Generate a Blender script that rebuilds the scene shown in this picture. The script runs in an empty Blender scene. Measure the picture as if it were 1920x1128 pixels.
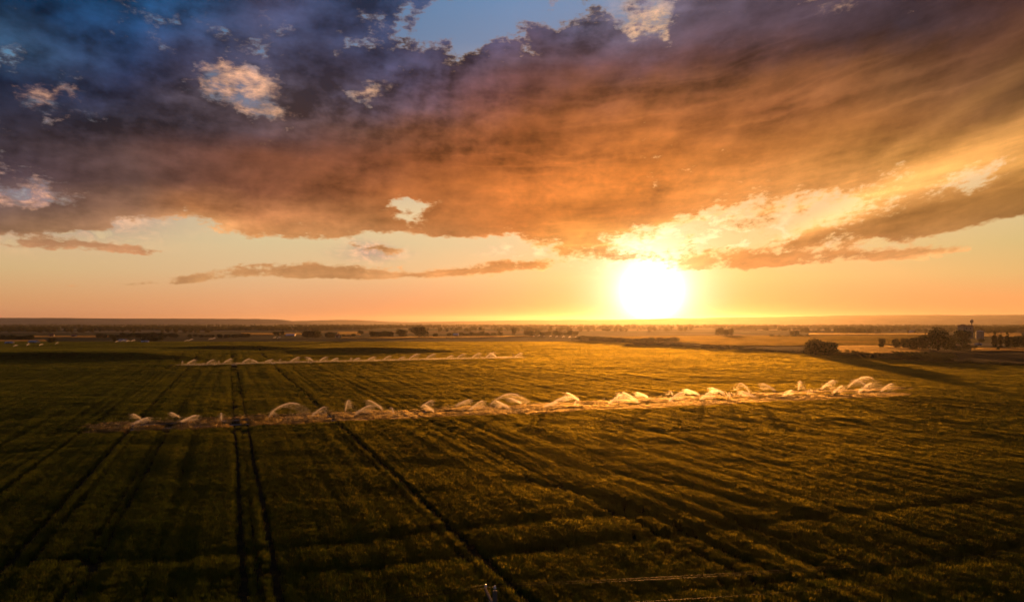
import bpy, bmesh, math, random
import numpy as np
from mathutils import Vector, Matrix

R = math.radians
sc = bpy.context.scene
col = sc.collection
random.seed(7)
rng = np.random.default_rng(11)

# ------------------------------------------------------------------ camera
CAM_H = 22.0                # a drone hovering over the crop
FPX = 1280.0                # focal length in units of a 1920-wide frame
HOR = 604.0
cam_d = bpy.data.cameras.new('camera')
cam = bpy.data.objects.new('camera', cam_d)
col.objects.link(cam)
cam.location = (0, 0, CAM_H)
cam.rotation_euler = (R(90), 0, 0)
cam_d.sensor_width = 36.0
cam_d.lens = 24.0
cam_d.shift_y = (HOR - 564.0) / 1920.0
cam_d.clip_start = 0.5
cam_d.clip_end = 60000
sc.camera = cam

# ------------------------------------------------------------------ sun + exposure
SUN_AZ = math.atan2(1222 - 960, FPX)
SUN_EL = R(2.45)
sun_dir = Vector((math.sin(SUN_AZ) * math.cos(SUN_EL), math.cos(SUN_AZ) * math.cos(SUN_EL), math.sin(SUN_EL)))
sl = bpy.data.lights.new('sun', 'SUN')
sl.energy = 4.5
sl.angle = R(0.5)
sl.color = (1.0, 0.38, 0.08)
so = bpy.data.objects.new('sun', sl)
col.objects.link(so)
so.rotation_euler = sun_dir.to_track_quat('Z', 'Y').to_euler()
so.location = (60, 300, 80)
sc.view_settings.view_transform = 'Standard'
sc.view_settings.look = 'None'
sc.view_settings.exposure = 0.0
sc.view_settings.gamma = 1.0
sc.view_settings.use_curve_mapping = False
sc.cycles.use_denoising = True
sc.cycles.max_bounces = 6
sc.cycles.transparent_max_bounces = 24
sc.cycles.volume_bounces = 0


def lin(c):
    return tuple((v / 255 / 12.92) if v / 255 <= 0.04045 else ((v / 255 + 0.055) / 1.055) ** 2.4 for v in c)


# ------------------------------------------------------------------ node helper
class G:
    """Small expression builder over a node tree."""
    def __init__(s, nt):
        s.nt = nt; s.n = nt.nodes; s.l = nt.links

    def node(s, typ, **kw):
        n = s.n.new(typ)
        for k, v in kw.items():
            setattr(n, k, v)
        return n

    def put(s, sock, v):
        if hasattr(v, 'is_output'):
            s.l.new(v, sock)
        elif v is not None:
            sock.default_value = v

    def m(s, op, a, b=None, c=None, clamp=False):
        n = s.n.new('ShaderNodeMath'); n.operation = op; n.use_clamp = clamp
        s.put(n.inputs[0], a)
        if b is not None: s.put(n.inputs[1], b)
        if c is not None: s.put(n.inputs[2], c)
        return n.outputs[0]

    def add(s, a, b): return s.m('ADD', a, b)
    def sub(s, a, b): return s.m('SUBTRACT', a, b)
    def mul(s, a, b): return s.m('MULTIPLY', a, b)
    def div(s, a, b): return s.m('DIVIDE', a, b)

    def mr(s, v, a, b, c=0.0, d=1.0, smooth=False, clamp=True):
        n = s.n.new('ShaderNodeMapRange')
        n.interpolation_type = 'SMOOTHSTEP' if smooth else 'LINEAR'
        n.clamp = clamp
        for i, x in enumerate((v, a, b, c, d)):
            s.put(n.inputs[i], x)
        return n.outputs[0]

    def xyz(s, x, y, z):
        n = s.n.new('ShaderNodeCombineXYZ')
        for i, v in enumerate((x, y, z)): s.put(n.inputs[i], v)
        return n.outputs[0]

    def sep(s, v):
        n = s.n.new('ShaderNodeSeparateXYZ'); s.put(n.inputs[0], v)
        return n.outputs[0], n.outputs[1], n.outputs[2]

    def vm(s, op, a, b=None):
        n = s.n.new('ShaderNodeVectorMath'); n.operation = op
        s.put(n.inputs[0], a)
        if b is not None: s.put(n.inputs[3] if op == 'SCALE' else n.inputs[1], b)
        return n.outputs['Value'] if op in ('DOT_PRODUCT', 'LENGTH', 'DISTANCE') else n.outputs[0]

    def noise(s, vec, scale=1.0, detail=5, rough=0.5, lac=2.0, dist=0.0, out=0):
        n = s.n.new('ShaderNodeTexNoise'); n.noise_dimensions = '3D'
        if vec is not None: s.put(n.inputs['Vector'], vec)
        n.inputs['Scale'].default_value = scale; n.inputs['Detail'].default_value = detail
        n.inputs['Roughness'].default_value = rough; n.inputs['Lacunarity'].default_value = lac
        n.inputs['Distortion'].default_value = dist
        return n.outputs[out]

    def ramp(s, fac, stops, interp='LINEAR'):
        n = s.n.new('ShaderNodeValToRGB'); cr = n.color_ramp; cr.interpolation = interp
        stops = sorted(stops, key=lambda q: q[0])
        while len(cr.elements) < len(stops): cr.elements.new(0.5)
        for e, (p, c) in zip(cr.elements, stops):
            e.position = min(1, max(0, p))
            e.color = (c, c, c, 1) if not hasattr(c, '__len__') else (*c[:3], 1)
        s.put(n.inputs[0], fac)
        return n.outputs[0]

    def mix(s, f, a, b, blend='MIX'):
        n = s.n.new('ShaderNodeMix'); n.data_type = 'RGBA'; n.blend_type = blend; n.clamp_factor = True
        s.put(n.inputs[0], f)
        s.put(n.inputs[6], a if hasattr(a, 'is_output') else (*a[:3], 1))
        s.put(n.inputs[7], b if hasattr(b, 'is_output') else (*b[:3], 1))
        return n.outputs[2]

    def fmix(s, f, a, b):
        n = s.n.new('ShaderNodeMix'); n.data_type = 'FLOAT'; n.clamp_factor = True
        s.put(n.inputs[0], f); s.put(n.inputs[2], a); s.put(n.inputs[3], b)
        return n.outputs[0]


# ------------------------------------------------------------------ sky
def az_of(px): return math.atan2(px - 960, FPX)
def el_of(px, py): return math.atan2((HOR - py) * math.cos(az_of(px)), FPX)
EL_MAX = R(32)

CLOUD_COVER = {
 0: {0:.85,40:.78,60:.58,100:.50,130:.9,160:.9,200:.85,300:.9,325:.65,350:.5,375:.58,400:.85,430:.8,443:.35,460:.55,474:.2,490:.05,520:0},
 120: {0:.9,40:.9,100:.85,150:.72,180:.55,200:.57,230:.85,300:1,360:.75,400:.85,425:.8,440:.35,456:.66,470:.45,478:.1,520:.05,533:.56,540:.05},
 240: {0:.75,30:.7,80:.8,120:.95,250:1,350:.95,385:.75,405:.5,430:.2,455:.25,466:.75,476:.6,484:.05,520:.2,529:.68,536:.1},
 360: {0:.7,40:.55,80:.65,110:.64,140:.58,170:.72,220:1,350:.95,390:.8,410:.6,430:.35,450:.15,480:.05,508:.15,518:.62,527:.6,533:.05},
 480: {0:.9,50:.85,90:.7,130:.5,160:.3,190:.3,210:.6,240:1,350:1,400:.9,430:.7,445:.5,460:.15,485:.2,496:.58,512:.72,523:.5,529:.05},
 600: {0:.85,40:.9,60:.75,90:.85,150:.95,250:1,400:1,430:.85,445:.6,455:.2,480:.15,495:.58,510:.74,518:.6,525:.1},
 720: {0:.65,30:.4,60:.55,75:.65,100:.9,150:.85,180:.58,195:.68,230:1,370:1,410:.8,430:.7,443:.4,455:.2,464:.7,474:.4,484:.15,503:.52,513:.7,519:.5,525:.1},
 790: {0:.62,25:.46,60:.25,85:.5,110:.9,200:1,350:1,370:.55,380:.25,395:.6,405:.4,420:.6,435:.6,443:.2,480:.1,505:.3,515:.65,522:.5,530:.1},
 860: {0:.46,22:.3,40:.1,70:.3,95:.6,130:.85,200:1,370:1,400:.9,430:.9,443:.4,455:.15,480:.1,500:.45,511:.8,519:.55,528:.1},
 960: {0:.15,40:.34,60:.5,90:.75,130:.9,200:1,400:1,430:.8,445:.4,455:.25,485:.3,497:.8,508:.66,516:.2},
 1080: {0:.36,25:.42,45:.6,70:.85,120:1,300:1,430:1,448:.8,460:.75,480:.75,490:.65,500:.4,515:.1},
 1200: {0:.45,20:.55,50:.5,75:.55,100:.9,200:1,390:.95,410:.7,425:.45,445:.4,460:.3,480:.5,490:.4,520:.1},
 1320: {0:.85,20:.8,80:1,300:1,360:.95,385:.7,405:.55,425:.4,450:.4,470:.55,480:.6,495:.75,508:.6,516:.1},
 1440: {0:.9,300:1,340:.85,370:.7,400:.55,430:.35,450:.35,465:.6,480:.75,500:.8,508:.4,515:.05},
 1560: {0:.6,15:.8,50:1,300:.95,350:.75,400:.55,425:.55,440:.75,460:.8,470:.6,480:.8,495:.75,503:.3,510:0},
 1680: {0:.9,50:1,280:.95,330:.7,370:.55,400:.7,430:.9,445:.75,455:.3,465:.5,475:.75,485:.6,492:.15,500:0},
 1800: {0:1,270:.95,300:.7,340:.6,365:.6,390:.85,420:.85,432:.5,440:.2,460:.5,470:.55,478:.2,510:.3,515:0},
 1920: {0:1,240:.95,270:.75,300:.6,330:.75,350:.9,395:.85,412:.5,422:.15,450:.1,500:0},
}
CLOUD_TONE = {
 0: {0:(15,50,80),80:(60,90,120),140:(28,42,66),200:(45,48,66),260:(68,60,70),310:(78,64,74),370:(110,88,86),430:(140,105,80),470:(235,170,120),540:(200,140,90)},
 240: {0:(28,72,112),60:(34,62,98),150:(48,56,84),220:(64,60,72),280:(92,68,64),340:(98,72,66),390:(160,115,88),440:(205,150,105),480:(205,140,95),530:(200,145,95)},
 360: {0:(40,72,108),60:(58,72,104),120:(66,66,90),180:(84,74,84),230:(72,62,70),280:(104,70,62),340:(120,78,64),385:(200,130,82),410:(238,170,108),440:(240,180,120),510:(200,145,95)},
 480: {0:(70,70,95),60:(68,72,98),120:(74,72,92),180:(95,82,88),250:(86,66,68),300:(126,76,56),350:(136,82,58),400:(200,130,82),440:(205,140,85),510:(195,140,90),530:(205,150,95)},
 720: {0:(55,80,115),60:(58,72,105),120:(68,68,92),180:(86,74,86),240:(112,74,60),300:(140,80,52),350:(152,88,50),410:(172,112,66),450:(200,140,88),510:(205,145,92)},
 960: {0:(78,90,120),60:(76,68,88),120:(92,70,78),170:(112,70,66),230:(150,84,50),300:(192,104,50),350:(205,114,52),420:(195,112,54),470:(220,140,75),510:(230,150,85)},
 1200: {0:(110,100,115),60:(98,86,100),120:(96,64,64),160:(122,74,52),240:(180,102,50),320:(214,120,50),400:(225,130,55),440:(250,170,80),480:(255,180,90),510:(250,170,90)},
 1440: {0:(82,70,82),60:(84,68,78),110:(92,60,54),160:(132,80,48),220:(172,102,58),280:(190,115,55),340:(225,145,75),400:(235,160,90),460:(235,155,85),500:(245,155,88)},
 1680: {0:(72,58,66),60:(68,56,64),120:(100,64,44),180:(132,85,50),240:(165,105,56),290:(205,140,70),340:(225,155,85),390:(190,128,66),430:(185,125,68),480:(240,165,100)},
 1920: {0:(78,52,48),80:(92,58,40),150:(100,66,44),200:(112,76,48),250:(170,118,58),290:(215,152,78),340:(165,112,55),400:(150,106,58),470:(235,175,105)},
}
CLEAR_TONE = {
 0: {0:(40,100,145),100:(85,135,172),200:(120,140,165),340:(150,150,168),440:(232,198,150),500:(226,190,136),560:(230,168,114),604:(232,154,108)},
 480: {0:(75,120,160),100:(98,128,165),200:(125,132,155),320:(180,165,155),390:(235,205,160),450:(228,205,158),510:(234,194,146),560:(243,176,124),604:(246,160,108)},
 960: {0:(112,146,188),80:(125,145,178),200:(190,175,170),400:(238,212,165),460:(232,205,158),520:(248,194,138),570:(230,146,104),604:(194,108,80)},
 1320: {0:(135,150,180),80:(125,132,158),180:(150,140,150),300:(240,205,165),400:(248,206,150),460:(252,208,146),520:(255,194,126),570:(216,136,92),604:(172,90,66)},
 1920: {0:(200,175,165),100:(200,170,150),300:(240,200,150),400:(228,200,145),450:(226,196,132),510:(240,190,120),560:(255,170,102),604:(255,160,92)},
}


def grid(g, az, t, table, tone):
    px = sorted(table)
    out = None
    for i, p in enumerate(px):
        stops = [(el_of(p, y) / EL_MAX, lin(v) if tone else v) for y, v in table[p].items()]
        r = g.ramp(t, stops)
        if out is None:
            out = r
        else:
            out = g.mix(g.mr(az, az_of(px[i - 1]), az_of(p)), out, r)
    return out


world = bpy.data.worlds.new('World')
sc.world = world
world.use_nodes = True
world.node_tree.nodes.clear()
g = G(world.node_tree)
d = g.node('ShaderNodeTexCoord').outputs['Generated']
dx, dy, dz = g.sep(d)
az = g.m('ARCTAN2', dx, dy)
el = g.m('ARCSINE', dz)
elp = g.m('MAXIMUM', el, 0.0)
azp = g.m('MAXIMUM', az, 0.0)
# the cloud deck's bands climb towards the right
elt = g.sub(el, g.mul(g.mul(azp, azp), 0.17))
persp = g.add(elp, 0.10)
plane = g.xyz(g.div(dx, persp), g.div(dy, persp), 0.37)                 # the flat underside of the deck
lump = g.xyz(g.mul(az, 1.0), g.mul(elt, 1.7), 3.1)                       # towering lumps seen from the side
n_lump = g.noise(lump, 7.0, 10, 0.58, 2.1)
n_lump_s = g.noise(g.vm('ADD', lump, (0.022, -0.034, 0.0)), 7.0, 6, 0.55, 2.1)
n_fine = g.noise(g.xyz(az, g.mul(elt, 1.5), 9.7), 26.0, 9, 0.60)
n_streak = g.noise(g.xyz(g.mul(az, 2.4), g.mul(elt, 24.0), 5.5), 1.0, 8, 0.58, 2.1, 0.35)
n_warp = g.noise(g.xyz(az, g.mul(elt, 1.8), 1.3), 6.5, 5, 0.58, 2.0, 0.0, 1)
wx, wy, wz = g.sep(n_warp)
wamp = g.add(g.mul(elp, 0.30), 0.006)
azw = g.add(az, g.mul(g.sub(wx, 0.5), 0.14))
elw = g.add(el, g.mul(g.sub(wy, 0.5), wamp))
tw = g.div(elw, EL_MAX)
cover = grid(g, azw, tw, CLOUD_COVER, False)
cov = g.node('ShaderNodeSeparateColor'); g.put(cov.inputs[0], cover); cover = cov.outputs[0]
hi = g.mr(elp, R(2), R(13), 0.50, 1.0)
n_small = g.noise(g.xyz(g.mul(az, 0.8), g.mul(elt, 2.0), 15.2), 105.0, 6, 0.62)
ns = g.add(g.mul(g.sub(n_lump, 0.5), 1.0), g.mul(g.sub(n_fine, 0.5), 1.25))
dens = g.add(cover, g.mul(hi, ns))
dens = g.add(dens, g.add(g.mul(g.sub(n_streak, 0.5), 0.16), g.mul(g.sub(n_small, 0.5), 0.50)))
def spot(px, py, sx, sy):
    a_, e_ = az_of(px), el_of(px, py)
    u = g.mul(g.sub(azw, a_), 1280.0 / sx)
    v = g.mul(g.sub(elw, e_), 1280.0 / sy)
    return g.m('EXPONENT', g.mul(g.add(g.mul(u, u), g.mul(v, v)), -1.0))


gaps = None
for q in ((440, 165, 90, 34), (530, 190, 60, 26), (85, 190, 110, 40), (1205, 60, 70, 45), (735, 182, 60, 18), (1600, 0, 90, 26),
          (50, 370, 150, 50), (1290, 430, 190, 34), (1150, 470, 70, 30), (1500, 455, 120, 26), (960, 470, 60, 12), (700, 470, 50, 14)):
    sp = spot(*q)
    gaps = sp if gaps is None else g.add(gaps, sp)
gaps = g.m('MINIMUM', gaps, 1.0)
soft = g.mul(gaps, g.mr(elp, R(6), R(12)))                                # thin veils instead of hard edges round the lit gaps
mask = g.mr(dens, g.sub(0.44, g.mul(soft, 0.22)), g.add(0.62, g.mul(soft, 0.24)), smooth=True)
# angle to the sun
cosang = g.vm('DOT_PRODUCT', d, tuple(sun_dir))
ang = g.m('ARCCOSINE', g.m('MINIMUM', cosang, 0.999999))
near_sun = g.m('EXPONENT', g.mul(ang, -1 / R(13)))
nsun2 = g.m('EXPONENT', g.mul(ang, -1 / R(4)))
# tones: soft warp only
azs = g.add(az, g.mul(g.sub(wx, 0.5), 0.10))
els = g.add(el, g.mul(g.sub(wz, 0.5), g.add(g.mul(elp, 0.22), 0.002)))
ts = g.div(els, EL_MAX)
tone = g.vm('SCALE', grid(g, azs, ts, CLOUD_TONE, True), g.mr(elp, R(7), R(16), 0.87, 0.82))
tone = g.mix(g.mr(elp, R(9), R(17), smooth=True), tone, g.vm('MULTIPLY', tone, (0.93, 0.96, 1.02)))   # the high tops lie in cool light
relv = g.xyz(az, g.mul(elt, 1.6), 7.7)
n_ra = g.noise(relv, 8.0, 4, 0.5, 2.1); n_rb = g.noise(g.vm('ADD', relv, (0.020, -0.032, 0.0)), 8.0, 4, 0.5, 2.1)
lumpy = g.mul(g.mr(elp, R(9), R(18), 0.35, 1.0), g.mr(az, R(-5), R(28), 1.0, 0.45))
relief = g.mul(g.mul(g.sub(n_ra, n_rb), 4.2), lumpy)
fv = g.xyz(az, g.mul(elt, 1.5), 9.7)
n_fa = g.noise(fv, 26.0, 4, 0.55); n_fb = g.noise(g.vm('ADD', fv, (0.007, -0.012, 0.0)), 26.0, 4, 0.55)
relief = g.add(relief, g.mul(g.mul(g.sub(n_fa, n_fb), 2.3), g.mul(lumpy, g.mr(wz, 0.4, 0.62))))
belly = g.mr(n_lump, 0.34, 0.66, g.mr(elp, R(8), R(18), 1.10, 1.28), g.mr(elp, R(8), R(18), 0.90, 0.78))                            # thick lumps are darker
streaky = g.add(g.mr(elp, R(6), R(20), 1.0, 0.5), g.mr(az, R(-5), R(15), 0.0, 0.7))
n_band = g.noise(g.xyz(g.mul(az, 1.5), g.mul(elt, 11.0), 2.2), 1.0, 5, 0.55, 2.1, 0.5)
n_line = g.noise(g.xyz(g.mul(az, 1.3), g.mul(g.add(elt, g.mul(g.sub(wy, 0.5), 0.05)), 15.0), 8.8), 1.0, 3, 0.5, 2.0, 0.6)
line = g.m('POWER', g.sub(1.0, g.m('ABSOLUTE', g.mul(g.sub(n_line, 0.5), 4.5))), 5.0, clamp=True)
line = g.mul(line, g.mul(g.mr(az, R(-14), R(6)), 0.42))
shade = g.add(g.add(belly, relief), g.mul(g.sub(n_streak, 0.5), streaky))
shade = g.add(g.add(shade, g.add(line, g.add(g.mul(g.sub(n_fine, 0.5), 0.55), g.mul(g.sub(n_small, 0.5), 0.30)))), g.mul(g.sub(n_band, 0.5), g.mr(az, R(-25), R(8), 0.7, 1.3)))
shade = g.m('MAXIMUM', shade, 0.46)
tone = g.vm('SCALE', tone, shade)


# thin edges let the sun through
rim = g.mul(g.mr(dens, 0.42, 0.51, smooth=True), g.mr(dens, 0.51, 0.70, 1.0, 0.0, smooth=True))
edge_gain = g.mul(rim, g.add(0.05, g.mul(near_sun, 0.85)))
tone = g.vm('ADD', tone, g.vm('SCALE', tuple(lin((255, 205, 140))), edge_gain))
clear = grid(g, az, g.div(el, EL_MAX), CLEAR_TONE, True)
# higher, sunlit cumulus seen through the gaps
n_lit = g.noise(g.xyz(az, g.mul(el, 1.9), 21.7), 30.0, 8, 0.62, 2.0, 0.3)
n_lit = g.add(n_lit, g.mul(g.sub(n_streak, 0.5), 0.45))
lit_mask = g.mul(g.m('MINIMUM', g.mul(gaps, 1.3), 1.0), g.mr(n_lit, g.mr(ang, R(14), R(24), 0.45, 0.30), g.mr(ang, R(14), R(24), 0.56, 0.52), smooth=True))
lit_tone = g.mix(g.mr(n_lit, 0.42, 0.64), lin((118, 108, 132)), lin((255, 186, 150)))
lit_tone = g.mix(g.m('MINIMUM', g.mul(near_sun, 1.7), 1.0), lit_tone, lin((255, 222, 165)))
lit_tone = g.vm('SCALE', lit_tone, g.add(g.mr(n_lit, 0.42, 0.75, 0.85, 1.25), g.mul(near_sun, 0.35)))
clear = g.mix(lit_mask, clear, lit_tone)
sky_col = g.mix(mask, clear, tone)
# crepuscular rays fanning out from the sun between the clouds
phi = g.m('ARCTAN2', g.sub(el, SUN_EL), g.sub(az, SUN_AZ))
ray = None
for a_, w_, k_ in ((22.0, 3.0, 1.0), (29.0, 1.6, 0.22)):
    u = g.div(g.sub(phi, R(a_)), R(w_))
    q = g.mul(g.m('EXPONENT', g.mul(g.mul(u, u), -1.0)), k_)
    ray = q if ray is None else g.add(ray, q)
ray = g.mul(ray, g.mul(g.mr(ang, R(8), R(15), smooth=True), g.mr(ang, R(24), R(38), 1.0, 0.0, smooth=True)))
ray = g.mul(ray, g.mr(n_streak, 0.3, 0.7, 0.55, 1.25))
sky_col = g.vm('ADD', sky_col, g.vm('SCALE', tuple(lin((255, 178, 98))), g.mul(ray, 0.72)))
# hazy sun and its aureole, dimmed where cloud lies over it
core = g.add(g.mul(g.m('EXPONENT', g.mul(g.m('POWER', g.div(ang, R(3.6)), 1.9), -1.0)), 1.35),
             g.mul(g.m('EXPONENT', g.mul(g.m('POWER', g.div(ang, R(1.7)), 2.0), -1.0)), 4.0))
aur = g.add(g.mul(g.m('EXPONENT', g.mul(ang, -1 / R(3))), 0.36), g.mul(near_sun, 0.0))
thru = g.mr(mask, 0.0, 1.0, 1.0, 0.22)
sunlight = g.vm('SCALE', (1.0, 0.93, 0.80), core)
aureole = g.vm('SCALE', (1.0, 0.66, 0.36), aur)
glow = g.vm('SCALE', g.vm('ADD', sunlight, aureole), thru)
sky_col = g.vm('ADD', sky_col, glow)
behind = g.mr(g.m('ABSOLUTE', az), R(48), R(105), smooth=True)
sky_col = g.mix(g.mul(behind, 0.92), sky_col, (0.045, 0.055, 0.085))       # the dusk side of the sky
bg = g.node('ShaderNodeBackground'); g.put(bg.inputs[0], sky_col); bg.inputs[1].default_value = 1.0
nish = g.node('ShaderNodeTexSky', sky_type='NISHITA')
nish.sun_disc = False
nish.sun_elevation = SUN_EL
nish.sun_rotation = SUN_AZ
nish.dust_density = 3.0
nb = g.node('ShaderNodeBackground'); g.put(nb.inputs[0], nish.outputs[0]); nb.inputs[1].default_value = 0.05
mixn = g.node('ShaderNodeMixShader'); g.put(mixn.inputs[0], g.mr(mask, 0.0, 1.0, 0.12, 0.0))
g.put(mixn.inputs[1], bg.outputs[0]); g.put(mixn.inputs[2], nb.outputs[0])
wo = g.node('ShaderNodeOutputWorld'); g.put(wo.inputs[0], mixn.outputs[0])
world.cycles.sampling_method = 'MANUAL'
world.cycles.sample_map_resolution = 512


# ------------------------------------------------------------------ helpers for objects
def gp(px, py):
    """Ground point that the pixel (1920-wide photo) looks at."""
    Y = CAM_H * FPX / (py - HOR)
    return (px - 960) / FPX * Y, Y


def mesh_np(name, v, f):
    """Mesh from a vertex array and an (n,3) or (n,4) face array."""
    me = bpy.data.meshes.new(name)
    v = np.asarray(v, np.float32); f = np.asarray(f, np.int32)
    k = f.shape[1]
    me.vertices.add(len(v)); me.vertices.foreach_set('co', v.ravel())
    me.loops.add(f.size); me.loops.foreach_set('vertex_index', f.ravel())
    me.polygons.add(len(f))
    me.polygons.foreach_set('loop_start', np.arange(0, f.size, k, dtype=np.int32))
    me.update(calc_edges=True)
    return me


def link(name, me, mat=None, parent=None, smooth=False):
    o = bpy.data.objects.new(name, me)
    col.objects.link(o)
    if mat is not None:
        me.materials.clear(); me.materials.append(mat)
    if parent is not None: o.parent = parent
    if smooth: me.polygons.foreach_set('use_smooth', [True] * len(me.polygons))
    return o


def bm_obj(name, bm, mat, parent=None, smooth=False):
    me = bpy.data.meshes.new(name)
    bm.normal_update(); bm.to_mesh(me); bm.free()
    return link(name, me, mat, parent, smooth)


def empty(name, loc, label, cat, group=None, rz=0.0, sc_=1.0):
    o = bpy.data.objects.new(name, None)
    o.empty_display_size = 0.5
    col.objects.link(o)
    o.location = loc; o.rotation_euler = (0, 0, rz)
    o.scale = sc_ if hasattr(sc_, '__len__') else (sc_,) * 3
    tag(o, label, cat, group)
    return o


def tag(o, label=None, cat=None, group=None, kind=None):
    if label: o['label'] = label
    if cat: o['category'] = cat
    if group: o['group'] = group
    if kind: o['kind'] = kind
    return o


def dup(root, loc, rz, s, label, group=None):
    r = root.copy(); col.objects.link(r)
    r.location = loc; r.rotation_euler = (0, 0, rz)
    r.scale = s if hasattr(s, '__len__') else (s,) * 3
    r['label'] = label
    if group: r['group'] = group
    for ch in list(root.children):
        c = ch.copy(); col.objects.link(c); c.parent = r
        for gch in list(ch.children):
            e = gch.copy(); col.objects.link(e); e.parent = c
    return r


def add_box(bm, c, s, rz=0.0, bevel=0.0):
    ret = bmesh.ops.create_cube(bm, size=1.0)
    M = Matrix.Translation(c) @ Matrix.Rotation(rz, 4, 'Z') @ Matrix.Diagonal((*s, 1))
    bmesh.ops.transform(bm, matrix=M, verts=ret['verts'])
    if bevel:
        ed = list({e for v in ret['verts'] for e in v.link_edges})
        bmesh.ops.bevel(bm, geom=ed, offset=bevel, segments=1, affect='EDGES')


def add_tube(bm, pts, rad, seg=8, cap=True):
    pts = [Vector(p) for p in pts]
    rad = rad if hasattr(rad, '__len__') else [rad] * len(pts)
    rings = []
    for i, p in enumerate(pts):
        t = (pts[min(i + 1, len(pts) - 1)] - pts[max(i - 1, 0)]).normalized()
        ref = Vector((0, 0, 1)) if abs(t.z) < 0.9 else Vector((1, 0, 0))
        a = t.cross(ref).normalized(); b = t.cross(a)
        rings.append([bm.verts.new(p + rad[i] * (a * math.cos(k * 2 * math.pi / seg) + b * math.sin(k * 2 * math.pi / seg))) for k in range(seg)])
    for r0, r1 in zip(rings, rings[1:]):
        for k in range(seg):
            bm.faces.new((r0[k], r0[(k + 1) % seg], r1[(k + 1) % seg], r1[k]))
    if cap:
        bm.faces.new(rings[0][::-1]); bm.faces.new(rings[-1])


def vnoise(x, y, seed=0):
    """Smooth value noise on arrays, 0..1."""
    xi = np.floor(x).astype(np.int64); yi = np.floor(y).astype(np.int64)
    xf = x - xi; yf = y - yi
    def h(a, b):
        n = (a * 374761393 + b * 668265263 + seed * 1442695041) & 0xFFFFFFFF
        n = ((n ^ (n >> 13)) * 1274126177) & 0xFFFFFFFF
        return ((n ^ (n >> 16)) & 0xFFFF) / 65535.0
    u = xf * xf * (3 - 2 * xf); v = yf * yf * (3 - 2 * yf)
    return (h(xi, yi) * (1 - u) + h(xi + 1, yi) * u) * (1 - v) + (h(xi, yi + 1) * (1 - u) + h(xi + 1, yi + 1) * u) * v


def fbm(x, y, seed=0, o=4):
    a, s, t = 0.5, 0.0, 0.0
    for i in range(o):
        s = s + a * vnoise(x, y, seed + i); t += a
        x = x * 2.03 + 17.1; y = y * 2.03 + 5.7; a *= 0.5
    return s / t


# ------------------------------------------------------------------ land form
def sstep(a, b, x):
    t = np.clip((x - a) / (b - a), 0, 1)
    return t * t * (3 - 2 * t)


PHI = math.atan2(428 - 960, FPX)          # heading of the tramlines
CT, ST = math.cos(PHI), math.sin(PHI)


def off_of(px, py):
    X, Y = gp(px, py)
    return X * CT - Y * ST


# furrow lines, worn swales across the near crop: pixel polylines -> ground
SWALES = [[(1990, 930), (1920, 940), (1700, 965), (1500, 985), (1300, 1008), (1150, 1022), (980, 1040)],
          [(1990, 1022), (1920, 1035), (1740, 1072), (1560, 1095), (1400, 1112), (1200, 1125)],
          [(480, 1044), (640, 1030), (840, 1003), (1000, 985), (1150, 975)],
          [(380, 1100), (520, 1088), (700, 1075), (880, 1052), (1040, 1040)],
          [(-60, 860), (40, 857), (110, 848), (150, 845)],
          [(960, 905), (1100, 935), (1250, 985), (1330, 1030), (1400, 1060)],
          [(1160, 900), (1290, 925), (1420, 960), (1540, 990)],
          [(1380, 985), (1480, 1040), (1560, 1095)],
          [(-60, 1075), (150, 1060), (330, 1062), (470, 1046)]]
SW = []
for line in SWALES:
    q = [gp(*p) for p in line]
    SW.append(np.array(q))


def seg_dist(x, y, poly):
    best = np.full(x.shape, 1e9)
    for (ax, ay), (bx, by) in zip(poly, poly[1:]):
        dx_, dy_ = bx - ax, by - ay
        t = np.clip(((x - ax) * dx_ + (y - ay) * dy_) / (dx_ * dx_ + dy_ * dy_), 0, 1)
        best = np.minimum(best, np.hypot(x - ax - t * dx_, y - ay - t * dy_))
    return best


def zf(x, y):
    x = np.asarray(x, float); y = np.asarray(y, float)
    near = sstep(20, 60, y) * (1 - sstep(620, 760, y))
    z = near * (0.40 * (fbm(x / 46, y / 30, 3, 3) - 0.5) + 1.1 * (fbm(x / 190, y / 120, 9, 2) - 0.5))
    # low banks whose camera side lies in their own shade
    for (px0, px1, py0, h, far) in ((-260, 300, 673, 3.0, 150.0), (330, 540, 656, 2.6, 90.0), (600, 800, 659, 2.9, 90.0)):
        xa, Y0 = gp(px0, py0); xb, _ = gp(px1, py0)
        w = (sstep(xa - 40, xa + 30, x) * (1 - sstep(xb - 30, xb + 45, x)))
        s = y - Y0 - 8 * np.sin(x / 60.0)
        prof = np.where(s > 0, 1 - sstep(0, far, s), 1 - sstep(0, 26, -s))
        z = z + h * w * prof
    for q in SW:
        lo, hi_ = q.min(0) - 8, q.max(0) + 8
        m_ = (x > lo[0]) & (x < hi_[0]) & (y > lo[1]) & (y < hi_[1])
        if m_.any():
            dd = seg_dist(x[m_], y[m_], q)
            z = np.array(z)
            z[m_] -= 0.15 * np.exp(-(dd / 1.5) ** 2)
    return z


def z1(x, y): return float(zf(np.array([x]), np.array([y]))[0])


# ------------------------------------------------------------------ materials
def new_mat(name):
    mt = bpy.data.materials.new(name); mt.use_nodes = True
    mt.node_tree.nodes.clear()
    return mt, G(mt.node_tree)


def out_mat(q, shader, disp=None):
    o = q.node('ShaderNodeOutputMaterial'); q.put(o.inputs[0], shader)


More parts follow.
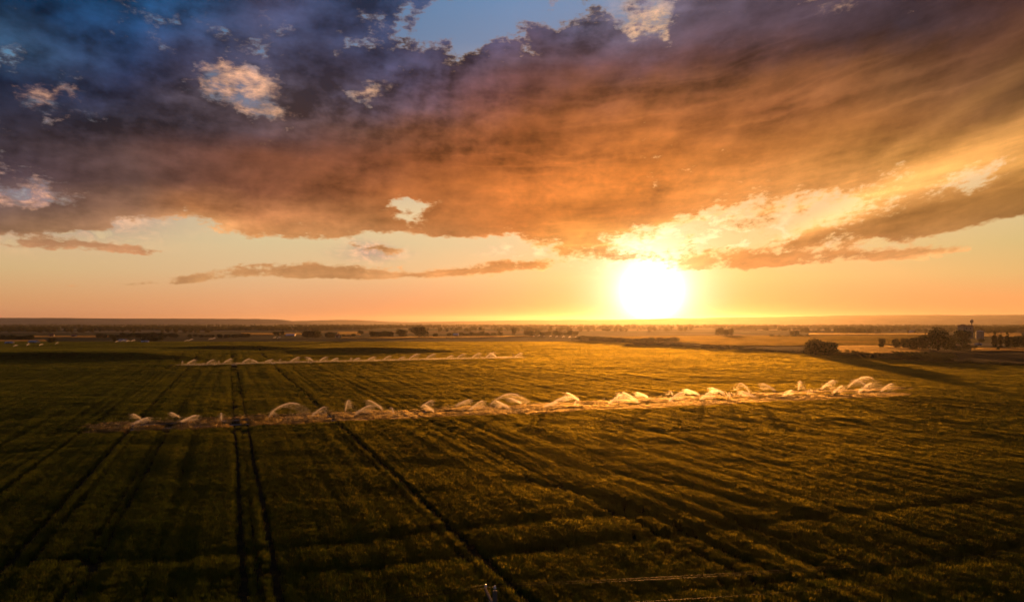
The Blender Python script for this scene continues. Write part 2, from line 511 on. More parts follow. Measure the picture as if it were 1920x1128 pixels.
def principled(name, c, rough=0.7, metal=0.0, var=0.25, scale=3.0, spec=0.4, bump=0.0):
    mt, q = new_mat(name)
    p = q.node('ShaderNodeBsdfPrincipled')
    tc = q.node('ShaderNodeTexCoord').outputs['Object']
    n = q.noise(tc, scale, 6, 0.6)
    q.put(p.inputs['Base Color'], q.vm('SCALE', tuple(c), q.mr(n, 0.25, 0.75, 1 - var, 1 + var)))
    p.inputs['Roughness'].default_value = rough
    p.inputs['Metallic'].default_value = metal
    p.inputs['Specular IOR Level'].default_value = spec
    if bump:
        b = q.node('ShaderNodeBump'); b.inputs['Strength'].default_value = bump
        q.put(b.inputs['Height'], n); q.put(p.inputs['Normal'], b.outputs[0])
    out_mat(q, p.outputs[0])
    return mt


def leafy(name, c, trans=0.45, var=0.35, gloss=0.06, rough=0.45, wscale=0.03, dry=(1, 1, 1), tcol=None, fwd=0.0, fcol=(0.8, 0.62, 0.22)):
    """Leaf or straw: reflects, lets light through and has a waxy sheen."""
    mt, q = new_mat(name)
    gpos = q.node('ShaderNodeNewGeometry').outputs['Position']
    oi = q.node('ShaderNodeObjectInfo').outputs['Random']
    n = q.noise(gpos, wscale, 4, 0.6)
    k = q.mul(q.mr(n, 0.3, 0.7, 1 - var, 1 + var), q.mr(oi, 0, 1, 1 - var * 0.7, 1 + var * 0.7))
    base = q.mix(q.mr(n, 0.42, 0.66), tuple(c), tuple(a * b for a, b in zip(c, dry)))
    cc = q.vm('SCALE', base, k)
    df = q.node('ShaderNodeBsdfDiffuse'); q.put(df.inputs[0], cc)
    tr = q.node('ShaderNodeBsdfTranslucent')
    q.put(tr.inputs[0], q.vm('MULTIPLY', cc, tuple(tcol or (1.5, 1.35, 0.7))))
    mx = q.node('ShaderNodeMixShader'); mx.inputs[0].default_value = trans
    q.put(mx.inputs[1], df.outputs[0]); q.put(mx.inputs[2], tr.outputs[0])
    gl = q.node('ShaderNodeBsdfGlossy'); gl.inputs['Roughness'].default_value = rough
    gl.inputs[0].default_value = (0.9, 0.85, 0.7, 1)
    m2 = q.node('ShaderNodeMixShader'); m2.inputs[0].default_value = gloss
    q.put(m2.inputs[1], mx.outputs[0]); q.put(m2.inputs[2], gl.outputs[0])
    if fwd:                                   # thin awns and leaf edges scatter light mostly straight on
        rf = q.node('ShaderNodeBsdfRefraction'); rf.inputs['Roughness'].default_value = 0.75; rf.inputs['IOR'].default_value = 1.38
        q.put(rf.inputs[0], q.vm('SCALE', tuple(fcol), k))
        m3 = q.node('ShaderNodeMixShader'); m3.inputs[0].default_value = fwd
        q.put(m3.inputs[1], m2.outputs[0]); q.put(m3.inputs[2], rf.outputs[0])
        m2 = m3
    out_mat(q, m2.outputs[0])
    return mt


M_CROP = leafy('crop_leaf', (0.056, 0.098, 0.014), 0.45, 0.35, 0.03, 0.5, 0.02, (1.25, 0.95, 0.8), (1.3, 1.3, 0.5), fwd=0.13, fcol=(0.82, 0.70, 0.09))
M_WET = leafy('wet_crop_leaf', (0.070, 0.064, 0.018), 0.45, 0.35, 0.12, 0.30, 0.05, (1.2, 0.95, 0.8), fwd=0.30, fcol=(0.95, 0.8, 0.4))
M_STUBBLE = leafy('ripe_straw', (0.30, 0.23, 0.09), 0.5, 0.2, 0.05, 0.5, 0.01, (1.1, 0.95, 0.7), (1.2, 1.05, 0.8), fwd=0.15, fcol=(0.9, 0.75, 0.4))
M_GREENFIELD = leafy('meadow_blade', (0.062, 0.072, 0.014), 0.45, 0.25, 0.03, 0.5, 0.01, (1.4, 1.1, 0.7), fwd=0.06)
M_LEAF = leafy('tree_leaf', (0.045, 0.060, 0.016), 0.30, 0.40, 0.03, 0.45, 0.25, (1.2, 0.95, 0.7))
M_LEAF2 = leafy('dark_tree_leaf', (0.034, 0.050, 0.018), 0.25, 0.40, 0.03, 0.45, 0.25, (0.9, 1.0, 0.9))
M_FARLEAF = leafy('woodland_leaf', (0.060, 0.066, 0.020), 0.35, 0.35, 0.02, 0.5, 0.01, (1.2, 1.0, 0.8))
M_BARK = principled('bark', (0.09, 0.065, 0.045), 0.9, bump=0.5, scale=8)
M_WOOD = principled('weathered_pole_wood', (0.16, 0.12, 0.085), 0.85, scale=6, bump=0.3)
M_STEEL = principled('galvanised_steel', (0.55, 0.55, 0.55), 0.38, 1.0, 0.15)
M_WIRE = principled('dull_aluminium_wire', (0.03, 0.03, 0.03), 0.5, 1.0, 0.05)
M_ALU = principled('irrigation_aluminium', (0.6, 0.6, 0.62), 0.35, 1.0, 0.2, 1.5)
M_BRASS = principled('brass', (0.55, 0.38, 0.14), 0.35, 1.0, 0.1)
M_PORC = principled('white_porcelain', (0.80, 0.80, 0.78), 0.12, 0.0, 0.04, spec=0.7)
M_PLASTER = principled('pale_plaster', (0.62, 0.56, 0.48), 0.85, var=0.10, scale=0.8)
M_GREYWALL = principled('grey_concrete', (0.20, 0.19, 0.185), 0.85, var=0.15, scale=0.6)
M_TILE = principled('roof_tile', (0.26, 0.12, 0.07), 0.8, var=0.3, scale=1.2, bump=0.4)
M_SHEET = principled('sheet_roof', (0.55, 0.54, 0.52), 0.4, 0.6, 0.1, 0.7)
M_GLASS = principled('window_glass', (0.03, 0.035, 0.04), 0.06, 0.0, 0.05, spec=0.8)
M_DOOR = principled('painted_door', (0.12, 0.08, 0.05), 0.6)
M_POLY = principled('white_polytunnel_sheet', (0.75, 0.75, 0.72), 0.35, 0.0, 0.06)

# water in the air: bright when the sun stands behind it
M_WATER, q = new_mat('water_spray')
tr = q.node('ShaderNodeBsdfTranslucent'); tr.inputs[0].default_value = (0.95, 0.95, 0.95, 1)
df = q.node('ShaderNodeBsdfDiffuse'); df.inputs[0].default_value = (0.8, 0.8, 0.8, 1)
rfr = q.node('ShaderNodeBsdfRefraction'); rfr.inputs[0].default_value = (1, 1, 1, 1); rfr.inputs['IOR'].default_value = 1.33; rfr.inputs['Roughness'].default_value = 0.6
mx = q.node('ShaderNodeMixShader'); mx.inputs[0].default_value = 0.40
q.put(mx.inputs[1], tr.outputs[0]); q.put(mx.inputs[2], rfr.outputs[0])
tp = q.node('ShaderNodeBsdfTransparent')
m2 = q.node('ShaderNodeMixShader'); m2.inputs[0].default_value = 0.58
q.put(m2.inputs[1], tp.outputs[0]); q.put(m2.inputs[2], mx.outputs[0])
out_mat(q, m2.outputs[0])

# the land itself: soil and low growth near by, a quilt of fields farther out
M_GROUND, q = new_mat('farmland')
pos = q.node('ShaderNodeNewGeometry').outputs['Position']
px_, py_, pz_ = q.sep(pos)
dist = q.vm('LENGTH', pos)
nf = q.noise(pos, 0.9, 6, 0.65); nm = q.noise(pos, 0.03, 5, 0.6)
soil = q.mix(q.mr(nm, 0.35, 0.65), (0.018, 0.016, 0.006), (0.032, 0.025, 0.010))
soil = q.vm('SCALE', soil, q.mr(nf, 0.3, 0.7, 0.55, 1.4))
vo = q.node('ShaderNodeTexVoronoi'); vo.inputs['Scale'].default_value = 1.0
q.put(vo.inputs['Vector'], q.xyz(q.mul(px_, 1 / 420.0), q.mul(py_, 1 / 260.0), 0.0))
vr, vg, vb = q.sep(vo.outputs['Color'])
quilt = q.ramp(vr, [(0, (0.045, 0.052, 0.016)), (0.3, (0.070, 0.068, 0.020)), (0.55, (0.12, 0.095, 0.036)), (0.72, (0.055, 0.060, 0.018)), (0.86, (0.24, 0.18, 0.075)), (1, (0.09, 0.075, 0.03))], 'CONSTANT')
quilt = q.vm('SCALE', quilt, q.mr(nm, 0.3, 0.7, 0.75, 1.2))
land = q.mix(q.mr(dist, 620, 760), soil, quilt)
p = q.node('ShaderNodeBsdfPrincipled')
q.put(p.inputs['Base Color'], land); p.inputs['Roughness'].default_value = 1.0; p.inputs['Specular IOR Level'].default_value = 0.05
b = q.node('ShaderNodeBump'); b.inputs['Strength'].default_value = 0.6; b.inputs['Distance'].default_value = 0.3
q.put(b.inputs['Height'], nf); q.put(p.inputs['Normal'], b.outputs[0])
out_mat(q, p.outputs[0])

M_HILL, q = new_mat('hill_scrub')
pos = q.node('ShaderNodeNewGeometry').outputs['Position']
n = q.noise(pos, 0.004, 6, 0.6)
p = q.node('ShaderNodeBsdfPrincipled')
q.put(p.inputs['Base Color'], q.mix(q.mr(n, 0.35, 0.65), (0.050, 0.055, 0.024), (0.15, 0.115, 0.06)))
p.inputs['Roughness'].default_value = 0.9
out_mat(q, p.outputs[0])

# ------------------------------------------------------------------ ground, one sheet to the horizon
rr = np.concatenate([[0.0], np.geomspace(18, 900, 330), np.geomspace(930, 13500, 60)])
aa = np.concatenate([np.linspace(-0.80, 0.80, 420), np.linspace(0.80, 2 * math.pi - 0.80, 60)[1:-1]])
RR, AA = np.meshgrid(rr, aa, indexing='ij')
GX, GY = RR * np.sin(AA), RR * np.cos(AA)
GZ = zf(GX, GY)
n_r, n_a = RR.shape
idx = np.arange(n_r * n_a).reshape(n_r, n_a)
nxt = np.roll(idx, -1, axis=1)
faces = np.stack([idx[1:-1], idx[2:], nxt[2:], nxt[1:-1]], -1).reshape(-1, 4)
tri0 = np.stack([idx[1], nxt[1], np.full(n_a, 0)], -1)
me = mesh_np('ground', np.stack([GX, GY, GZ], -1).reshape(-1, 3), np.concatenate([faces, np.concatenate([tri0, tri0[:, :1]], 1)[:0]]))
bmg = bmesh.new(); bmg.from_mesh(me)
bmg.verts.ensure_lookup_table()
ring = [bmg.verts[int(i)] for i in idx[1]]
bmg.faces.new(ring)
lone = [v for v in bmg.verts if not v.link_faces]
bmesh.ops.delete(bmg, geom=lone, context='VERTS')
bmesh.ops.recalc_face_normals(bmg, faces=bmg.faces)
if bmg.faces[0].normal.z < 0: bmesh.ops.reverse_faces(bmg, faces=bmg.faces)
bmg.to_mesh(me); bmg.free()
tag(link('ground', me, M_GROUND, smooth=True), kind='structure')


# ------------------------------------------------------------------ hills along the skyline
def hill(name, prof, dist_, depth):
    """prof: (px, top py) knots of the skyline; the ridge gets its real distance, height and breadth."""
    pxs = np.linspace(prof[0][0], prof[-1][0], 220)
    tops = np.interp(pxs, [p[0] for p in prof], [p[1] for p in prof])
    tops = tops + (fbm(pxs / 45.0, pxs * 0 + dist_ / 999.0, 5, 4) - 0.5) * 1.6
    rows = []
    for k, (dd, hh) in enumerate(((0, -0.02), (0.10, 0.22), (0.25, 0.62), (0.4, 0.92), (0.5, 1.0), (0.75, 0.7), (1.0, -0.02))):
        D = dist_ + dd * depth
        H = CAM_H + (HOR - tops) / FPX * (dist_ + 0.5 * depth)
        x = (pxs - 960) / FPX * D
        wob = (fbm(pxs / 30.0, np.full_like(pxs, k * 3.3), 8, 4) - 0.5)
        rows.append(np.stack([x, np.full_like(x, D) + wob * depth * 0.10, np.maximum(H, 4) * hh * (1 + 0.16 * wob * (0 < hh < 1))], -1))
    v = np.stack(rows)
    i = np.arange(v.shape[0] * v.shape[1]).reshape(v.shape[:2])
    f = np.stack([i[:-1, :-1], i[:-1, 1:], i[1:, 1:], i[1:, :-1]], -1).reshape(-1, 4)
    tag(link(name, mesh_np(name, v.reshape(-1, 3), f), M_HILL, smooth=True), kind='structure')


hill('hills', [(-400, 597), (0, 595.5), (120, 596), (300, 597), (480, 597.5), (530, 599), (560, 603), (640, 607), (700, 609)], 7600, 1500)
hill('hills', [(460, 606), (560, 601), (640, 599.5), (680, 600), (720, 603), (820, 604.5), (900, 604)], 10400, 1200)
hill('hills', [(680, 605), (860, 602.5), (1000, 600), (1150, 599), (1300, 596.5), (1480, 593), (1640, 590.5), (1700, 590), (1800, 590.5), (2000, 589.5), (2350, 591)], 9000, 1500)


# ------------------------------------------------------------------ standing crop: stuff, instanced clumps
def clump(name, mat, size, n, h0, h1, w, lean=0.25, seed=0):
    r = np.random.default_rng(seed)
    bx, by = r.uniform(-size / 2, size / 2, (2, n))
    h = r.uniform(h0, h1, n); a = r.uniform(0, math.pi, n)
    la = r.uniform(0, 2 * math.pi, n); ll = r.uniform(0, lean, n) * h
    ca, sa = np.cos(a) * w / 2, np.sin(a) * w / 2
    z0 = np.zeros(n)
    tipx, tipy = bx + np.cos(la) * ll, by + np.sin(la) * ll
    mx_, my_ = bx + np.cos(la) * ll * 0.35, by + np.sin(la) * ll * 0.35
    P = [np.stack([bx - ca * .6, by - sa * .6, z0], -1), np.stack([bx + ca * .6, by + sa * .6, z0], -1),
         np.stack([mx_ + ca, my_ + sa, h * .62], -1), np.stack([mx_ - ca, my_ - sa, h * .62], -1),
         np.stack([tipx + ca * .5, tipy + sa * .5, h], -1), np.stack([tipx - ca * .5, tipy - sa * .5, h], -1)]
    v = np.stack(P, 1).reshape(-1, 3)
    b0 = np.arange(n)[:, None] * 6
    f = np.concatenate([b0 + np.array([[0, 1, 2, 3]]), b0 + np.array([[3, 2, 4, 5]])])
    me = mesh_np(name, v, f)
    me.materials.append(mat)
    return bpy.data.objects.new(name, me)


def scatter(name, pts, rot, scl, protos, kind='stuff'):
    """One 'stuff' object: clumps instanced on points by geometry nodes."""
    me = bpy.data.meshes.new(name)
    me.vertices.add(len(pts)); me.vertices.foreach_set('co', np.asarray(pts, np.float32).ravel())
    for nm, arr in (('rz', rot), ('sz', scl)):
        at = me.attributes.new(nm, 'FLOAT', 'POINT'); at.data.foreach_set('value', np.asarray(arr, np.float32))
    at = me.attributes.new('pick', 'INT', 'POINT'); at.data.foreach_set('value', rng.integers(0, len(protos), len(pts)).astype(np.int32))
    me.update()
    o = link(name, me); tag(o, kind=kind)
    src = bpy.data.collections.new(name + '_clumps')
    for p in protos: src.objects.link(p)
    ng = bpy.data.node_groups.new(name, 'GeometryNodeTree')
    ng.interface.new_socket('Geometry', in_out='INPUT', socket_type='NodeSocketGeometry')
    ng.interface.new_socket('Geometry', in_out='OUTPUT', socket_type='NodeSocketGeometry')
    N = ng.nodes; L = ng.links
    gi = N.new('NodeGroupInput'); go = N.new('NodeGroupOutput')
    ci = N.new('GeometryNodeCollectionInfo'); ci.inputs['Collection'].default_value = src
    ci.inputs['Separate Children'].default_value = True; ci.inputs['Reset Children'].default_value = True
    ip = N.new('GeometryNodeInstanceOnPoints'); ip.inputs['Pick Instance'].default_value = True
    def attr(nm, t):
        a = N.new('GeometryNodeInputNamedAttribute'); a.data_type = t; a.inputs[0].default_value = nm
        return a.outputs[0]
    cx = N.new('ShaderNodeCombineXYZ'); L.new(attr('rz', 'FLOAT'), cx.inputs[2])
    L.new(gi.outputs[0], ip.inputs['Points']); L.new(ci.outputs[0], ip.inputs['Instance'])
    L.new(attr('pick', 'INT'), ip.inputs['Instance Index'])
    L.new(cx.outputs[0], ip.inputs['Rotation']); L.new(attr('sz', 'FLOAT'), ip.inputs['Scale'])
    L.new(ip.outputs[0], go.inputs[0])
    md = o.modifiers.new('clumps', 'NODES'); md.node_group = ng
    return o


# tramlines: sideways offsets from the camera's foot, read off the photo
TRAM = [(75, 1000, 0.40), (112, 1000, 0.29), (192, 1000, 0.28), (215, 1000, 0.26), (452, 1000, 0.36), (474, 1000, 0.21), (500, 1000, 0.40),
        (845, 1000, 0.52), (818, 1000, 0.15), (0, 935, 0.33), (0, 912, 0.28), (0, 880, 0.26), (900, 858, 0.28), (960, 872, 0.31), (1022, 880, 0.10),
        (40, 820, 0.28), (1240, 905, 0.17), (0, 800, 0.26), (-40, 760, 0.26), (240, 960, 0.14), (330, 930, 0.07), (1450, 905, 0.09)]
TR = [(off_of(a, b_), w_) for a, b_, w_ in TRAM]

# the two irrigation runs and the wet strip around them
A0, A1 = gp(205, 811), gp(1680, 744)
B0, B1 = gp(190, 803), gp(1690, 733)
F0, F1 = gp(338, 687.5), gp(975, 671.5)


def line_d(x, y, p, q_):
    return seg_dist(x, y, np.array([p, q_]))


def crop_points(y0, y1, spacing, jitter=0.5):
    n = int((y1 - y0) / spacing) + 1
    P = []
    for j in range(n):
        y = y0 + j * spacing
        hw = y * 0.80 + 30
        x = np.arange(-hw, hw, spacing)
        P.append(np.stack([x, np.full_like(x, y)], -1))
    P = np.concatenate(P)
    return P + rng.uniform(-jitter, jitter, P.shape) * spacing


def hedge_y(x):
    """Far edge of the crop on the right, where the hedge runs."""
    hx = [gp(*p) for p in HEDGE]
    return np.interp(x, [p[0] for p in hx], [p[1] for p in hx], left=760, right=hx[-1][1])


HEDGE = [(1080, 637.5), (1200, 645), (1300, 652.5), (1400, 658), (1500, 664), (1580, 668), (1660, 675), (1740, 680), (1840, 685), (1960, 689), (2200, 696)]


def crop_band(y0, y1, spacing, size, n, w, h0, h1, s0):
    P = crop_points(y0, y1, spacing)
    x, y = P[:, 0], P[:, 1]
    keep = y < hedge_y(x) - 2.5
    off = x * CT - y * ST
    far = sstep(120, 420, y)
    for o_, w_ in TR:
        wob = (fbm(y / 35.0, y * 0 + o_, 2, 2) - 0.5) * 0.3
        keep &= ~(np.abs(off - o_ + wob) < w_ + spacing * 0.22) | (rng.random(len(x)) < 0.20 + 0.35 * far) & (w_ < 0.3)
    for q_ in SW:
        dd = seg_dist(x, y, q_)
        keep &= ~((dd < 0.45) & (rng.random(len(x)) < 0.75))
    # lodged and thin places
    thin = fbm(x / 7.0, y / 3.2, 31, 4)
    keep &= rng.random(len(x)) < 0.74 + 1.3 * sstep(0.34, 0.6, thin)
    streak = fbm(off / 1.1, (x * ST + y * CT) / 60.0, 77, 3)       # drill rows
    dw = np.minimum(line_d(x, y, A0, A1), line_d(x, y, B0, B1))
    wet = dw < 4.5 + 3.0 * (fbm(x / 9, y / 6, 41, 3) - 0.5) * 2
    keep &= ~(wet & (fbm(x / 5.0, y / 1.6, 51, 3) < 0.40))
    scl = (0.72 + 0.36 * fbm(x / 11.0, y / 6.0, 13, 4) + 0.42 * (streak - 0.5) + rng.uniform(-.09, .09, len(x)))
    scl *= s0
    z = zf(x, y) - 0.02
    pts = np.stack([x, y, z], -1); rot = rng.uniform(0, 6.283, len(x))
    pr = [clump('crop_clump', M_CROP, size, n, h0, h1, w, 0.35, 100 + i) for i in range(5)]
    k = keep & ~wet
    scatter('crop', pts[k], rot[k], scl[k], pr)
    k = keep & wet
    if k.any():
        pr = [clump('wet_crop_clump', M_WET, size, n, h0, h1, w, 0.55, 200 + i) for i in range(4)]
        scatter('wet_crop', pts[k], rot[k], scl[k], pr)


crop_band(44, 130, 0.40, 0.60, 60, 0.022, 0.55, 0.92, 1.0)
crop_band(130, 300, 0.80, 1.15, 110, 0.036, 0.50, 0.95, 1.0)
crop_band(300, 770, 1.9, 2.6, 170, 0.09, 0.50, 0.98, 1.0)

# ------------------------------------------------------------------ irrigation: pipes and sprinklers
def pipe(name, p, q_, label, n=60):
    bm = bmesh.new()
    t = np.linspace(0, 1, n)
    x = p[0] + (q_[0] - p[0]) * t; y = p[1] + (q_[1] - p[1]) * t
    z = zf(x, y) + 0.32
    add_tube(bm, [(a, b_, c) for a, b_, c in zip(x, y, z)], 0.055, 8)
    for i in range(2, n - 1, 3):
        add_tube(bm, [(x[i] - .08, y[i], z[i]), (x[i] + .08, y[i], z[i])], 0.085, 8)
    tag(bm_obj(name, bm, M_ALU, smooth=True), label, 'pipe', 'irrigation pipes across the crop')


ext = lambda p, q_, a, b_: ((p[0] + (q_[0] - p[0]) * a, p[1] + (q_[1] - p[1]) * a), (p[0] + (q_[0] - p[0]) * b_, p[1] + (q_[1] - p[1]) * b_))
pipe('irrigation_pipe', *ext(A0, A1, -.02, 1.01), 'long irrigation pipe in the crop under the front row of the nearer sprinklers')
pipe('irrigation_pipe', *ext(B0, B1, -.02, 1.01), 'long irrigation pipe in the crop under the back row of the nearer sprinklers')
pipe('irrigation_pipe', *ext(F0, F1, -.01, 1.01), 'long irrigation pipe in the crop under the farther row of sprinklers')


def jet_mesh(kind, seed):
    """One rotating jet: a rod of water that breaks into drops and a falling curtain. It leaves along +X."""
    r = np.random.default_rng(seed)
    n = 3800 if kind != 'tuft' else 700
    L, apex = {'arc': (11.5, 3.3), 'low': (9.5, 2.1), 'fan': (8.0, 3.6), 'tuft': (3.4, 1.6), 'plume': (4.0, 3.9), 'streak': (11.0, 3.4), 'dash': (9.5, 2.2)}[kind]
    fin = kind in ('streak', 'dash')
    t = r.power(0.95, n) * 0.58 if fin else r.power(1.0, n)
    core = (r.random(n) < (0.42 if fin else 0.5) * (1 - 0.75 * t))
    tc_ = np.where(core, t * (0.8 if fin else 0.72), t)
    x = tc_ * L
    z = 4 * apex * tc_ * (1 - tc_ * 0.95)
    fall = r.power(0.75, n) * np.clip((tc_ - 0.06) / (0.30 if fin else 0.84), 0, 1)
    z = np.where(core, z + r.normal(0, 0.03 + 0.18 * tc_), z * (1 - 0.92 * fall) + r.normal(0, 0.18, n))
    x = np.where(core, x, x - 0.16 * L * fall * r.random(n) + r.normal(0, 0.45, n))
    spread = np.where(core, 0.03 + 0.26 * tc_, 0.15 + (1.4 if kind == 'fan' else 0.95) * tc_)
    y = r.normal(0, 1, n) * spread
    z = np.maximum(z, -0.8)
    s = np.where(core, r.uniform(0.03, 0.062, n), r.uniform(0.022, 0.056, n) * (1.15 - 0.5 * tc_))
    c = np.stack([x, y, z], -1); t = tc_
    # drops streak along their flight
    vx = np.full(n, L); vz = 4 * apex * (1 - 1.86 * t)
    vz = np.where(core, vz, vz - 4)
    d_ = np.stack([vx, np.zeros(n), vz], -1); d_ /= np.linalg.norm(d_, axis=1)[:, None]
    u = r.normal(0, 1, (n, 3)); u -= (u * d_).sum(1)[:, None] * d_; u /= np.linalg.norm(u, axis=1)[:, None]
    k = np.where(core, 2.6, 1.8)[:, None] * s[:, None]
    v = np.stack([c - d_ * k, c + u * s[:, None] * .7, c + d_ * k, c - u * s[:, None] * .7], 1).reshape(-1, 3)
    f = np.arange(n)[:, None] * 4 + np.array([[0, 1, 2, 3]])
    me = mesh_np('water_jet', v, f); me.materials.append(M_WATER)
    return me


JETS = {k: [jet_mesh(k, 10 * i + len(k)) for i in range(3)] for k in ('arc', 'low', 'fan', 'tuft', 'plume', 'streak', 'dash')}

bm = bmesh.new(); add_tube(bm, [(0, 0, -1.25), (0, 0, -0.12)], 0.03, 8); add_tube(bm, [(0, 0, -1.27), (0, 0, -1.2)], 0.09, 8)
RISER = bpy.data.meshes.new('riser'); bm.to_mesh(RISER); bm.free(); RISER.materials.append(M_STEEL)
bm = bmesh.new(); add_tube(bm, [(0, 0, -0.14), (0, 0, 0.02)], [0.045, 0.035], 8); add_tube(bm, [(-0.06, 0, 0.0), (0.16, 0, 0.07)], [0.03, 0.018], 8)
add_tube(bm, [(0, 0, 0.02), (0.02, 0.03, 0.10), (0.17, 0.04, 0.11)], 0.012, 6); add_tube(bm, [(-0.12, -0.02, 0.09), (0.03, 0.02, 0.10)], [0.025, 0.012], 6)
HEAD = bpy.data.meshes.new('sprinkler_head'); bm.to_mesh(HEAD); bm.free(); HEAD.materials.append(M_BRASS)


def sprinkler(p, kind, az_, scale, label, group, extra=None):
    x, y = p
    r = empty('sprinkler', (x, y, z1(x, y) + 1.45), label, 'sprinkler', group, 0.0)
    a = link('riser', RISER, None, r)
    h = link('sprinkler_head', HEAD, None, r); h.rotation_euler = (0, 0, az_)
    j = link('water_jet', random.choice(JETS[kind]), None, r)
    j.rotation_euler = (0, 0, az_); j.scale = (scale * .74, scale * .74, scale * .64); tag(j, kind='stuff')
    if extra:
        k2, a2_, s2 = extra
        j = link('water_jet', random.choice(JETS[k2]), None, r)
        j.rotation_euler = (0, 0, a2_); j.scale = (s2,) * 3; tag(j, kind='stuff')
    return r


def ordinal(i):
    names = ['first', 'second', 'third', 'fourth', 'fifth', 'sixth', 'seventh', 'eighth', 'ninth', 'tenth', 'eleventh', 'twelfth', 'thirteenth',
             'fourteenth', 'fifteenth', 'sixteenth', 'seventeenth', 'eighteenth', 'nineteenth', 'twentieth', 'twenty-first', 'twenty-second',
             'twenty-third', 'twenty-fourth', 'twenty-fifth', 'twenty-sixth', 'twenty-seventh', 'twenty-eighth', 'twenty-ninth', 'thirtieth']
    return names[i]


# px of the base, row ('a' front / 'b' back), jet kind, heading (degrees, 0 = right, 180 = left, 270 = at the camera), scale
NEAR = [
 (265, 'b', 'dash', 160, .75), (250, 'a', 'dash', 25, .80), (337, 'b', 'dash', 165, .70), (340, 'a', 'dash', 20, .85), (415, 'a', 'fan', 292, .72),
 (507, 'b', 'arc', 8, 1.02), (503, 'a', 'tuft', 40, .9), (585, 'a', 'streak', 40, .80), (648, 'b', 'plume', 75, .85), (667, 'a', 'streak', 14, .85),
 (716, 'b', 'streak', 172, .90), (738, 'a', 'fan', 262, .62), (790, 'b', 'streak', 22, .72), (812, 'a', 'dash', 140, .85), (856, 'b', 'dash', 18, .95),
 (882, 'a', 'streak', 30, .85), (920, 'b', 'arc', 10, 1.15), (953, 'a', 'dash', 150, 1.0), (976, 'b', 'dash', 175, .9), (1022, 'a', 'dash', 8, .8),
 (1040, 'b', 'dash', 4, .95), (1078, 'a', 'fan', 275, .60), (1085, 'b', 'streak', 155, .9), (1143, 'a', 'streak', 22, 1.0), (1157, 'b', 'tuft', 60, 1.3),
 (1196, 'a', 'streak', 150, 1.05), (1214, 'b', 'dash', 178, .9), (1256, 'a', 'streak', 20, 1.0), (1262, 'b', 'tuft', 110, 1.2), (1309, 'b', 'dash', 172, 1.0),
 (1314, 'a', 'streak', 18, 1.0), (1357, 'b', 'dash', 170, 1.05), (1368, 'a', 'tuft', 80, 1.4), (1405, 'b', 'fan', 122, .95), (1415, 'a', 'dash', 160, 1.05),
 (1453, 'b', 'streak', 168, .95), (1467, 'a', 'dash', 22, 1.0), (1497, 'b', 'plume', 50, .95), (1513, 'a', 'tuft', 40, 1.3), (1541, 'b', 'streak', 14, 1.1),
 (1562, 'a', 'streak', 20, .95), (1589, 'b', 'arc', 12, 1.45), (1610, 'a', 'streak', 12, 1.15), (1627, 'b', 'streak', 165, 1.0), (1652, 'a', 'streak', 14, 1.0)]


def on_row(px, P, Q):
    """Where the row from P to Q crosses the column of sight px."""
    u = (px - 960) / FPX
    dx_, dy_ = Q[0] - P[0], Q[1] - P[1]
    t = (u * P[1] - P[0]) / (dx_ - u * dy_)
    return P[0] + dx_ * t, P[1] + dy_ * t


KW = {'arc': 'a long water arc', 'low': 'a low flat spray', 'fan': 'a broad fan of water', 'tuft': 'a small tuft of spray', 'plume': 'a tall narrow plume', 'streak': 'a slanting streak of water', 'dash': 'a short slanting streak'}
ia = ib = 0
for px, row, kind, deg, s in NEAR:
    P, Q = (A0, A1) if row == 'a' else (B0, B1)
    k = ordinal(ia if row == 'a' else ib)
    if row == 'a': ia += 1
    else: ib += 1
    side = 'leftward' if 90 < deg < 250 else ('toward the viewer' if deg > 250 else 'rightward')
    sprinkler(on_row(px, P, Q), kind, R(deg), s,
              f"sprinkler throwing {KW[kind]} {side}, {k} in the near {'front' if row == 'a' else 'back'} row",
              'sprinklers of the nearer run')

FAR = [(341, 'plume', 95, 0.51), (352, 'streak', 6, 0.90), (388, 'streak', 10, 0.82), (402, 'tuft', 80, 0.74), (411, 'plume', 130, 0.45), (420, 'streak', 5, 0.94), (455, 'streak', 4, 0.90),
       (482, 'dash', 170, 0.90), (497, 'dash', 10, 0.82), (506, 'tuft', 60, 1.15), (524, 'tuft', 90, 1.15), (546, 'streak', 10, 0.98), (578, 'plume', 60, 0.66), (586, 'streak', 172, 0.90),
       (600, 'streak', 8, 0.90), (622, 'dash', 10, 0.90), (658, 'fan', 100, 0.61), (664, 'dash', 5, 0.82), (690, 'dash', 8, 1.07), (720, 'streak', 15, 0.90), (748, 'dash', 5, 0.90), (768, 'streak', 10, 1.23),
       (800, 'streak', 8, 1.15), (838, 'dash', 12, 0.98), (858, 'streak', 8, 1.07), (886, 'streak', 12, 1.15), (912, 'streak', 10, 1.23), (930, 'streak', 160, 1.07), (963, 'streak', 95, 0.74), (966, 'streak', 8, 0.98)]
for i, (px, kind, deg, s) in enumerate(FAR):
    sprinkler(on_row(px, F0, F1), kind, R(deg), s,
              f"distant sprinkler with {KW[kind]}, {ordinal(i)} from left in the farther row",
              'sprinklers of the farther run')

